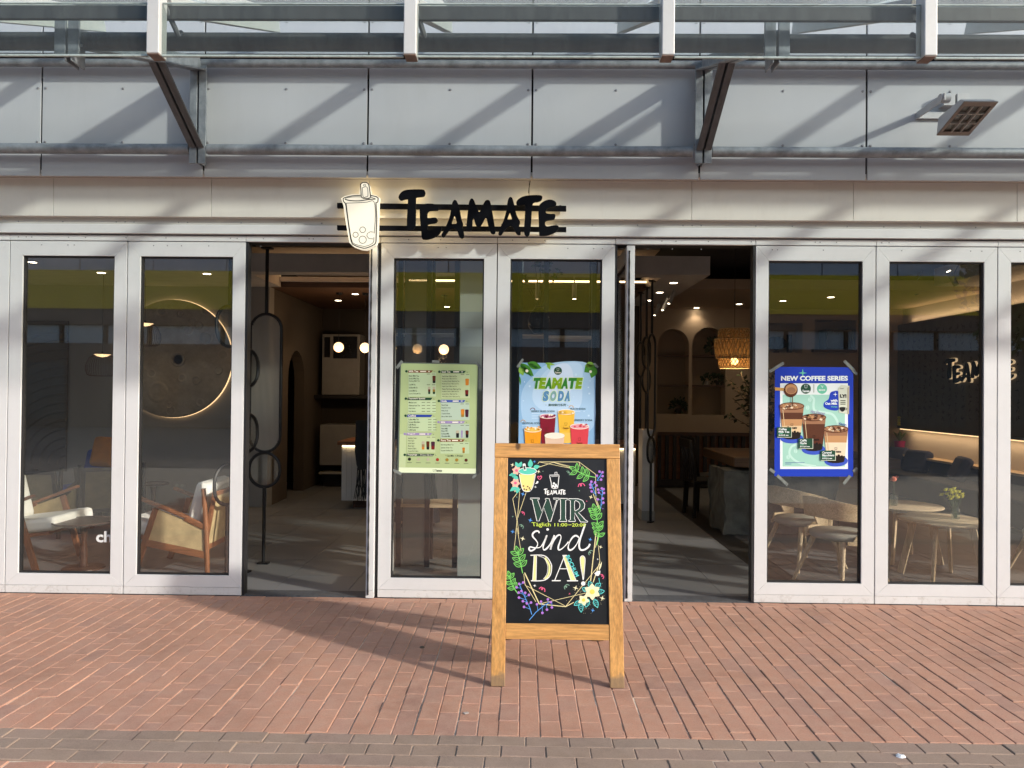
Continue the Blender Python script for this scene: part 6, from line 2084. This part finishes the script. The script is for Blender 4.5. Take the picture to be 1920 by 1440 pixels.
# --- stone dining table, chairs, slatted screen, plant
dt = thing('dining_table', 'thick wooden table on a rough grey stone pedestal in the right doorway', 'table', (3.0, 3.0, 0))
ORG[dt.name] = Vector((3.0, 3.0, 0))
mb = MB().box(2.28, 3.6, 2.68, 3.4, 0, .75)
st_ = mb.build('pedestal', 'stone', dt)
b_ = st_.modifiers.new('sub', 'SUBSURF'); b_.subdivision_type = 'SIMPLE'; b_.levels = 5; b_.render_levels = 5
tx = bpy.data.textures.new('rough', 'CLOUDS'); tx.noise_scale = .35
d_ = st_.modifiers.new('rough', 'DISPLACE'); d_.texture = tx; d_.strength = .12; d_.mid_level = .7
MB().box(2.42, 4.3, 2.72, 4.2, .765, .88).build('tabletop', 'table_brown', dt, bevel=.012)
def dark_chair(label, loc, rz):
    t = thing('dining_chair', label, 'chair', loc, rz, 'dark chairs at the stone table')
    for x_ in (-.2, .2):
        for y in (-.2, .2):
            part(MB().beam((x_*1.08, y*1.08, 0), (x_, y, .45), .038, .038, side=(0, 1, 0)), 'leg', 'black_wood', t)
    part(MB().box(-.23, .23, -.23, .23, .44, .48), 'seat', 'black_wood', t, bevel=.01)
    for y in (-.2, .2):
        part(MB().beam((-.2, y, .46), (-.27, y, .96), .04, .035, side=(0, 1, 0)), 'back_post', 'black_wood', t)
    part(MB().beam((-.27, -.24, .95), (-.27, .24, .95), .03, .11, side=(1, 0, 0)), 'top_rail', 'black_wood', t, bevel=.01)
    for y in (-.1, 0, .1):
        part(MB().beam((-.21, y, .48), (-.265, y, .92), .03, .014, side=(0, 1, 0)), 'back_slat', 'black_wood', t)
dark_chair('dark wooden chair at the stone table, the one further from the plant', (2.42, 4.05, 0), R(5))
dark_chair('dark wooden chair at the stone table, the one beside the tabletop corner', (2.58, 4.62, 0), R(8))
sw = thing('slatted_screen', 'low dark wooden slatted screen along the back wall behind the stone table', 'screen', (3.4, 6.9, 0))
ORG[sw.name] = Vector((3.4, 6.9, 0))
xa, xb = P(1233, 850, 6.85).x, P(1440, 850, 6.85).x
zt_ = P(1240, 810, 6.85).z
MB().box(xa, xb, 6.83, 6.9, zt_-.06, zt_).build('rail', 'walnut', sw)
MB().box(xa, xb, 6.83, 6.9, .02, .14).build('rail', 'black_wood', sw)
MB().box(xa, xb, 6.9, 6.99, .02, zt_-.06).build('backing', 'teak_flat', sw)
me = MB().box(-.03, .03, -.02, .02, .14, zt_-.061).mesh('slat', 'black_wood')
n = 15
for i in range(n):
    ob = bpy.data.objects.new('slat', me)
    C.objects.link(ob)
    ob.parent = sw
    ob.location = Vector((xa+.03+(xb-xa-.06)*i/(n-1), 6.86, 0))-ORG[sw.name]
a = P(1400, 850, 3.0)
pl = thing('leafy_plant', 'dark leafy plant in a tall pot beside the right doorway stone table', 'plant', (P(1402, 800, 4.0).x, 3.45, .88))
part(MB().lathe([(.08, 0), (.11, .16), (.1, .16), (.001, .14)], 16, cap0=True), 'pot', 'black_wood', pl, smooth=True)
mb = MB(); lf = MB()
random.seed(31)
for i in range(30):
    an = random.uniform(0, 6.28); l = random.uniform(.3, .85); sp_ = random.uniform(.1, .45)
    pts = [Vector((0, 0, .14)), Vector((sp_*.4*math.cos(an), sp_*.4*math.sin(an), .14+l*.6)), Vector((sp_*math.cos(an), sp_*math.sin(an), .14+l))]
    mb.tube(pts, .005, 5)
    for j in range(26):
        t_ = random.random()
        c_ = pts[0].lerp(pts[1], .4+.6*t_) if random.random() < .4 else pts[1].lerp(pts[2], t_)
        d_ = Vector((random.gauss(0, 1), random.gauss(0, 1), random.gauss(0, .6))).normalized()*random.uniform(.05, .09)
        s2 = d_.cross(Vector((.2, .4, 1))).normalized()*d_.length*.26
        lf.add([c_, c_+d_*.5+s2, c_+d_, c_+d_*.5-s2], [(0, 1, 2, 3)])
part(mb, 'stems', 'bark', pl, kind='stuff')
part(lf, 'leaves', 'dark_leaf', pl, kind='stuff')
# --- light wood chairs and round tables
def shell_chair(label, loc, rz):
    t = thing('wooden_chair', label, 'chair', loc, rz, 'pale wooden chairs with curved backs')
    Rr = .27
    n = 30
    def strip(a0, a1, zlo, zhi, nm_, flare=.03):
        mb = MB()
        for i in range(n+1):
            f = i/n
            a = R(a0+(a1-a0)*f)
            u = abs(math.degrees(a)-180)/120
            zt2, zb2 = zhi(u, f), zlo(u, f)
            for rr in (Rr, Rr-.014):
                for z in (zb2, zt2):
                    q = rr+flare*max(0, (z-.45)/.28)*(1-.6*u)
                    mb.v.append(Vector((q*math.cos(a)*1.02, q*math.sin(a)*1.04, z)))
        for i in range(n):
            o = i*4
            mb.f += [(o, o+4, o+5, o+1), (o+2, o+3, o+7, o+6), (o+1, o+5, o+7, o+3), (o, o+2, o+6, o+4)]
        mb.f += [(0, 1, 3, 2), (n*4, n*4+2, n*4+3, n*4+1)]
        return part(mb, nm_, 'oak', t, smooth=True)
    ss = lambda x: max(0, min(1, x))**2*(3-2*max(0, min(1, x)))
    strip(62, 298, lambda u, f: .585-.03*u-.18*ss((u-.70)/.18), lambda u, f: .755-.12*u**1.5-.10*ss((u-.8)/.2), 'backrest')
    for a0, a1 in ((64, 128), (232, 296)):
        strip(a0, a1, lambda u, f: .375, lambda u, f: .455-.05*ss((.56-u)/.06 if u < .56 else 0), 'seat_shell')
    part(MB().lathe([(.22, .39), (.245, .405), (.25, .43), (.235, .448), (.001, .454)], 28, cap0=True), 'seat_pad', 'grey_pad', t, smooth='all')
    for x_ in (-.14, .15):
        for y in (-.15, .15):
            part(MB().tube([(x_*1.95, y*1.7, 0), (x_, y, .40)], [.014, .024], 10), 'leg', 'oak_leg', t, smooth=True)
    return t
shell_chair('pale curved back wooden chair standing nearer the glass under the coffee poster', (2.72, .62, 0), R(26))
shell_chair('pale curved back wooden chair further in, left of the nearer chair under the poster', (2.64, 1.28, 0), R(22))
shell_chair('pale curved back wooden chair cut off at the right edge of the photo', (4.62, .72, 0), R(172))
def round_table(label, loc, r_, h):
    t = thing('round_table', label, 'table', loc, R(20), 'round pale wooden tables by the right panes')
    part(MB().lathe([(r_-.02, h-.024), (r_, h-.010), (r_, h-.003), (r_-.004, h), (.001, h)], 40, cap0=True), 'tabletop', 'oak', t, smooth=True)
    for i in range(4):
        an = math.pi/2*i+.5
        ca, sa = math.cos(an), math.sin(an)
        mb = MB().beam((ca*r_*.93, sa*r_*.93, 0), (ca*r_*.62, sa*r_*.62, h-.03), .026, .055, side=(-sa, ca, 0))
        mb.beam((ca*r_*.70, sa*r_*.70, h-.05), (ca*r_*.12, sa*r_*.12, h-.038), .026, .028, side=(-sa, ca, 0))
        part(mb, 'leg', 'oak_leg', t, bevel=.004)
    return t
TA = P(1767, 973, .8)
round_table('nearer round pale table with yellow flowers behind the right pane', (TA.x, .8, 0), .36, TA.z)
TB = P(1692, 946, 1.57)
round_table('further round pale table with one coral flower, left of the nearer one', (TB.x, 1.57, 0), .36, TB.z)
def jar(label, loc, flowers, mat, r_):
    t = thing('flower_jar', label, 'vase', loc, 0, 'glass jars of flowers on the round tables')
    part(MB().lathe([(.03, .002), (.033, .01), (.033, .085), (.022, .10), (.024, .118)], 18, cap0=True), 'jar', 'jar_glass', t, smooth=True)
    random.seed(40+len(flowers))
    stm = MB()
    for (x_, y, z) in flowers:
        stm.tube([(x_*.1, y*.1, .01), (x_*.4, y*.4, .1), (x_, y, z)], .0022, 5)
    part(stm, 'stems', 'leaf', t, kind='stuff')
    for (x_, y, z) in flowers:
        mb = MB()
        for k in range(9):
            a = 2*math.pi*k/9
            d_ = Vector((math.cos(a), math.sin(a)*.6, .25+.5*math.sin(a+1)))*r_
            s2 = Vector((-math.sin(a), math.cos(a), 0))*r_*.34
            c_ = Vector((x_, y, z))
            mb.add([c_, c_+d_*.6+s2, c_+d_, c_+d_*.6-s2], [(0, 1, 2, 3)])
        mb.ball((x_, y, z+.004), r_*.55, 8, (1, 1, .85))
        part(mb, 'blossom', mat, t)
    lf = MB()
    for k in range(10 if len(flowers) > 2 else 0):
        d_ = Vector((random.gauss(0, 1), random.gauss(0, 1), random.uniform(0, 1))).normalized()*.05
        c_ = Vector((random.gauss(0, .012), random.gauss(0, .012), random.uniform(.11, .17)))
        s2 = d_.cross(Vector((.1, .2, 1))).normalized()*.011
        lf.add([c_, c_+d_*.5+s2, c_+d_, c_+d_*.5-s2], [(0, 1, 2, 3)])
    if lf.f:
        part(lf, 'leaves', 'leaf', t, kind='stuff')
flat('petal_yellow', (.62, .58, .06), .7)
flat('petal_coral', (.75, .20, .12), .7)
random.seed(8)
jar('glass jar of small yellow flowers on the nearer round table', (P(1792, 975, .8).x, .8, TA.z+.001), [(random.gauss(-.03, .04), random.gauss(0, .03), random.uniform(.17, .26)) for _ in range(20)]+[(.05, 0, .2), (.06, .01, .19)], 'petal_yellow', .027)
jar('glass jar with a single coral flower on the further round table', (P(1676, 945, 1.5).x, 1.5, TB.z+.001), [(.0, 0, .25)], 'petal_coral', .05)
# --- bench and lit recess along the right wall
bn_ = thing('bench', 'dark upholstered bench with loose cushions along the right wall', 'bench', (6.1, 3.6, 0))
ORG[bn_.name] = Vector((6.1, 3.6, 0))
MB().box(5.75, 6.42, .6, 6.6, .06, .40).build('seat', 'dark_cushion', bn_, bevel=.03, smooth=True)
MB().box(6.26, 6.499, .5, 6.99, .60, .63).build('back_ledge', 'oak', bn_)
MB().box(6.42, 6.499, .5, 6.99, .03, .598).build('backrest', 'dark_cushion', bn_)
for i, (px, py, X, rot_) in enumerate(((1712, 880, 6.15, 20), (1788, 890, 6.15, -15), (1672, 872, 6.15, 30))):
    p = PX(px, py, X)
    c_ = thing('cushion', ['dark cushion in the middle of the bench under the lit ledge', 'rounded dark cushion at the street end of the bench', 'dark cushion at the far end of the bench by the orchid'][i], 'cushion', (p.x, p.y, .40), R(rot_), 'dark cushions on the bench')
    part(MB().beam((0, 0, .0), (.16, 0, .33), .46, .15, side=(0, 1, 0)), 'cover', 'navy_cushion', c_, bevel=.06, smooth=True)
wp = thing('stone_panel', 'dark stone wall panel covered in faint brushed calligraphy on the right wall', 'wall panel', (6.49, 3.6, 1.04))
ORG[wp.name] = Vector((6.49, 3.6, 1.04))
MB().box(6.40, 6.499, .3, 6.98, 1.04, 2.80).build('slab', 'script_stone', wp)
def wallm(py_, z_, k=0):
    return Vector((6.399-k, py_, z_))
random.seed(77)
ink_ = MB()
for col in range(34):
    yy = 6.8-.17*col
    z_ = 2.62
    while z_ > 1.25:
        s_ = random.uniform(.05, .08)
        for q in range(random.randint(3, 5)):
            a = random.choice((0, 0, math.pi/2, math.pi/2, .8, -.8))+random.gauss(0, .15)
            l = s_*random.uniform(.5, 1.1)
            c0 = (yy+random.uniform(-.5, .5)*s_, z_+random.uniform(-.5, .5)*s_)
            d_ = (math.cos(a)*l/2, math.sin(a)*l/2)
            pts = [(c0[0]-d_[0], c0[1]-d_[1]), (c0[0]+d_[1]*.2, c0[1]-d_[0]*.2), (c0[0]+d_[0], c0[1]+d_[1])]
            ink_.ribbon(pts, .012, lambda y_, zz_, k=0: Vector((6.3985, y_, zz_)), 0, False, [.5, 1, .3])
        z_ -= s_*1.9
    
ink_.f = [tuple(reversed(f)) for f in ink_.f]
ink_.build('calligraphy', flat('faint_ink', (.045, .04, .034), .8), wp, kind='stuff')
for nm_, zz_, w_ in (('light_strip', 1.022, .018),):
    MB().box(6.43, 6.46, .35, 6.95, zz_, zz_+.014).build(nm_, 'led_soft', wp)
MB().box(6.41, 6.499, .3, 6.98, .66, 1.018).build('recess_back', 'plaster', wp) if False else None
# backlit letters on the panel
ns = thing('wall_sign', 'black backlit TEAMATE letters on the dark stone panel', 'sign', (6.35, 5.0, 1.8))
ORG[ns.name] = Vector((6.35, 5.0, 1.8))
p0, p1 = PX(1772, 695, 6.36), PX(1845, 695, 6.36)
per = (p1.y-p0.y)/ (1300-560)
zc = PX(1772, 673, 6.36).z
zd = PX(1772, 718, 6.36).z
def nsm(X):
    return lambda x, y, k=0: Vector((X-k, p0.y+(x-560)*per, zc+(y-102)/(480-102)*(zd-zc)))
for L in LETS:
    lt = MB().plate(L, nsm(6.345), Vector((.02, 0, 0))).build('letter', 'sign_black', ns)
    sg_ = 1 if area(L[0]) < 0 else -1
    MB().plate([inset(L[0], -6*sg_)]+L[1:], nsm(6.372), Vector((.022, 0, 0))).build('backlight', 'letter_glow', lt)
# orchid
p = PX(1687, 847, 6.38)
oc = thing('orchid', 'orchid in a magenta pot on the bench ledge at the far corner', 'plant', (p.x, p.y, .631))
s_ = 1.0
part(MB().lathe([(.06, 0), (.09, .2), (.085, .2), (.001, .18)], 16, cap0=True), 'pot', flat('magenta_pot', (.30, .01, .10), .4), oc, smooth=True)
lf = MB()
for k in range(6):
    an = k*1.05
    d_ = Vector((math.cos(an)*.12, math.sin(an)*.12, .22))
    s2 = Vector((-math.sin(an), math.cos(an), 0))*.035
    c_ = Vector((0, 0, .18))
    lf.add([c_, c_+d_*.6+s2, c_+d_+Vector((0, 0, -.04)), c_+d_*.6-s2], [(0, 1, 2, 3)])
part(lf, 'leaves', 'leaf', oc, kind='stuff')
part(MB().tube([(0, 0, .18), (-.04, -.05, .45), (-.10, -.16, .62)], .004, 5), 'stem', 'leaf', oc)
for k in range(4):
    part(MB().ball((-.05-.015*k, -.07-.03*k, .48+.04*k), .03, 8, (1, 1, .7)), 'blossom', 'petal_yellow', oc, smooth='all')
# spots on the right ceiling
for i, (px, py) in enumerate(((1714, 540), (1786, 522))):
    X_ = 5.62
    p = PX(px, py, X_)
    t = thing('spotlight', ['grey tube spotlight deeper along the right ceiling edge', 'grey tube spotlight nearer the street along the right ceiling edge'][i], 'spotlight', (p.x, p.y, p.z), 0, 'tube spotlights')
    part(MB().tube([(-.05, 0, .09), (.05, 0, -.09)], .035, 14), 'tube', 'galvanised', t, smooth=True)
    part(MB().tube([(0, 0, .03), (.12, 0, 3.40-p.z)], .008, 6), 'stem', 'galvanised', t)
    mb = MB().lathe([(.001, 0), (.028, 0)], 12)
    mb.rot(R(-30), axis='Y')
    for v_ in mb.v:
        v_ += Vector((-.052, 0, .094))
    part(mb, 'lens', 'downlight', t)

# ------------------------------------------------------------------ across the street (seen in the panes)
ob_ = thing('opposite_building', 'building across the street with a broad yellow band, mirrored in the glass', 'building', (0, -25, 0))
ORG[ob_.name] = Vector((0, -25, 0))
YO = -24.0
def zo_(py, px=979):
    # height of the mirrored building where its image in the pane stands at row py
    d = ray(px, py)
    return CAM.z + d.z*((-YO-CAM.y)/d.y)
zz = [0, zo_(651), zo_(615), zo_(585), zo_(512), 10.2]
XOA, XOB = -48, 60.0
MB().box(XOA, XOB, YO-8, YO, 0, zz[1]).build('wall', 'opposite_brown', ob_)
MB().box(XOA, XOB, YO-8, YO-.25, zz[1], zz[2]).build('window_wall', 'opposite_brown', ob_)
random.seed(4)
x = XOA+.5
while x < XOB-2.5:
    w_ = random.choice((1.6, 2.2, 2.8))
    wn = MB().box(x, x+w_, YO-.24, YO-.12, zz[1]+.02, zz[2]-.02).build('window', 'opposite_window', ob_)
    MB().box(x+w_+.03, x+w_+.15, YO-.24, YO-.05, zz[1]+.02, zz[2]-.02).build('mullion', 'black_wood', ob_)
    x += w_+.2
x = XOA+1
while x < XOB-4:
    w_ = random.choice((2.4, 3.2))
    MB().box(x, x+w_, YO, YO+.03, .3, 2.6).build('shop_window', 'opposite_shop', ob_)
    x += w_+random.choice((.8, 1.5))
MB().box(XOA, XOB, YO-8, YO+.04, zz[2]+.001, zz[3]).build('spandrel', 'opposite_brown', ob_)
MB().box(XOA, XOB, YO-8, YO+.08, zz[3]+.001, zz[4]).build('yellow_band', 'yellow_band', ob_)
x = XOA
while x < XOB-.1:
    MB().box(x, x+2.95, YO-8, YO+.02, zz[4]+.001, zz[5]).build('upper_panel', 'opposite_grey', ob_)
    x += 3.0
def tree(label, loc, H, Rc, seed, n=5200):
    rg = random.Random(seed)
    t = thing('street_tree', label, 'tree', loc, 0, 'trees across the street')
    tk = MB().tube([(0, 0, 0), (.05, .03, H*.25), (-.04, .06, H*.5), (0, 0, H*.8)], [.2, .15, .11, .04], 10)
    cl = []
    for i in range(12):
        a = rg.uniform(0, 6.28); r_ = Rc*rg.uniform(.3, .8); z = H*rg.uniform(.42, .92)
        e = Vector((r_*math.cos(a), r_*math.sin(a), z))
        tk.tube([(0, 0, z*.6), tuple(e*.6+Vector((0, 0, z*.32))), tuple(e)], [.07, .04, .015], 6)
        cl.append((e, Rc*rg.uniform(.28, .5)))
    part(tk, 'trunk', 'bark', t, smooth='all')
    lf = MB()
    for i in range(n):
        c_, r_ = rg.choice(cl)
        d_ = Vector((rg.gauss(0, 1), rg.gauss(0, 1), rg.gauss(0, .8))).normalized()*r_*rg.uniform(.4, 1.05)
        q = c_+d_
        u = Vector((rg.gauss(0, 1), rg.gauss(0, 1), rg.gauss(0, 1))).normalized()
        v_ = u.orthogonal().normalized()
        s_ = rg.uniform(.07, .14)
        lf.add([q-u*s_, q+v_*s_*.5, q+u*s_, q-v_*s_*.5], [(0, 1, 2, 3)])
    part(lf, 'crown', 'tree_leaf', t, kind='stuff')
tree('broad leafy tree mirrored in the far right panes', (14.0, -14.5, 0), 6.3, 2.2, 1)
tree('leafy tree mirrored at the right edge of the photo', (19.0, -16.5, 0), 7.0, 2.6, 2)

# --- bits of litter and old gum on the paving
pm('gum', (.40, .34, .30), .9, 0, .1, 40)
flat('paper', (.75, .76, .78), .8)
rg = random.Random(6)
for i, (px, py, lb, mt_, s_) in enumerate(((1688, 1417, 'crumpled white paper scrap on the dark brick band at the lower right', 'paper', .017), (874, 1336, 'pale flattened gum spot left of the A-board foot', 'gum', .012), (792, 1213, 'brown dry leaf left of the A-board', 'bark', .012))):
    p = G(px, py, .003)
    mb = MB()
    k = 11
    ring = [(s_*(.6+.6*rg.random())*math.cos(a*2*math.pi/k)*1.3, s_*(.5+.5*rg.random())*math.sin(a*2*math.pi/k)*1.5) for a in range(k)]
    hh = .002 if mt_ == 'gum' else .009
    mb.add([(x_, y_, 0) for x_, y_ in ring]+[(x_*.6, y_*.6, hh*(.5+rg.random()*.5)) for x_, y_ in ring]+[(0, 0, hh)], [(a, (a+1) % k, k+(a+1) % k, k+a) for a in range(k)]+[(k+a, k+(a+1) % k, 2*k) for a in range(k)])
    o = mb.build('litter' if mt_ != 'gum' else 'gum_spot', mt_, local=True, label=lb, cat='litter')
    o.location = (p.x, p.y, .0005)
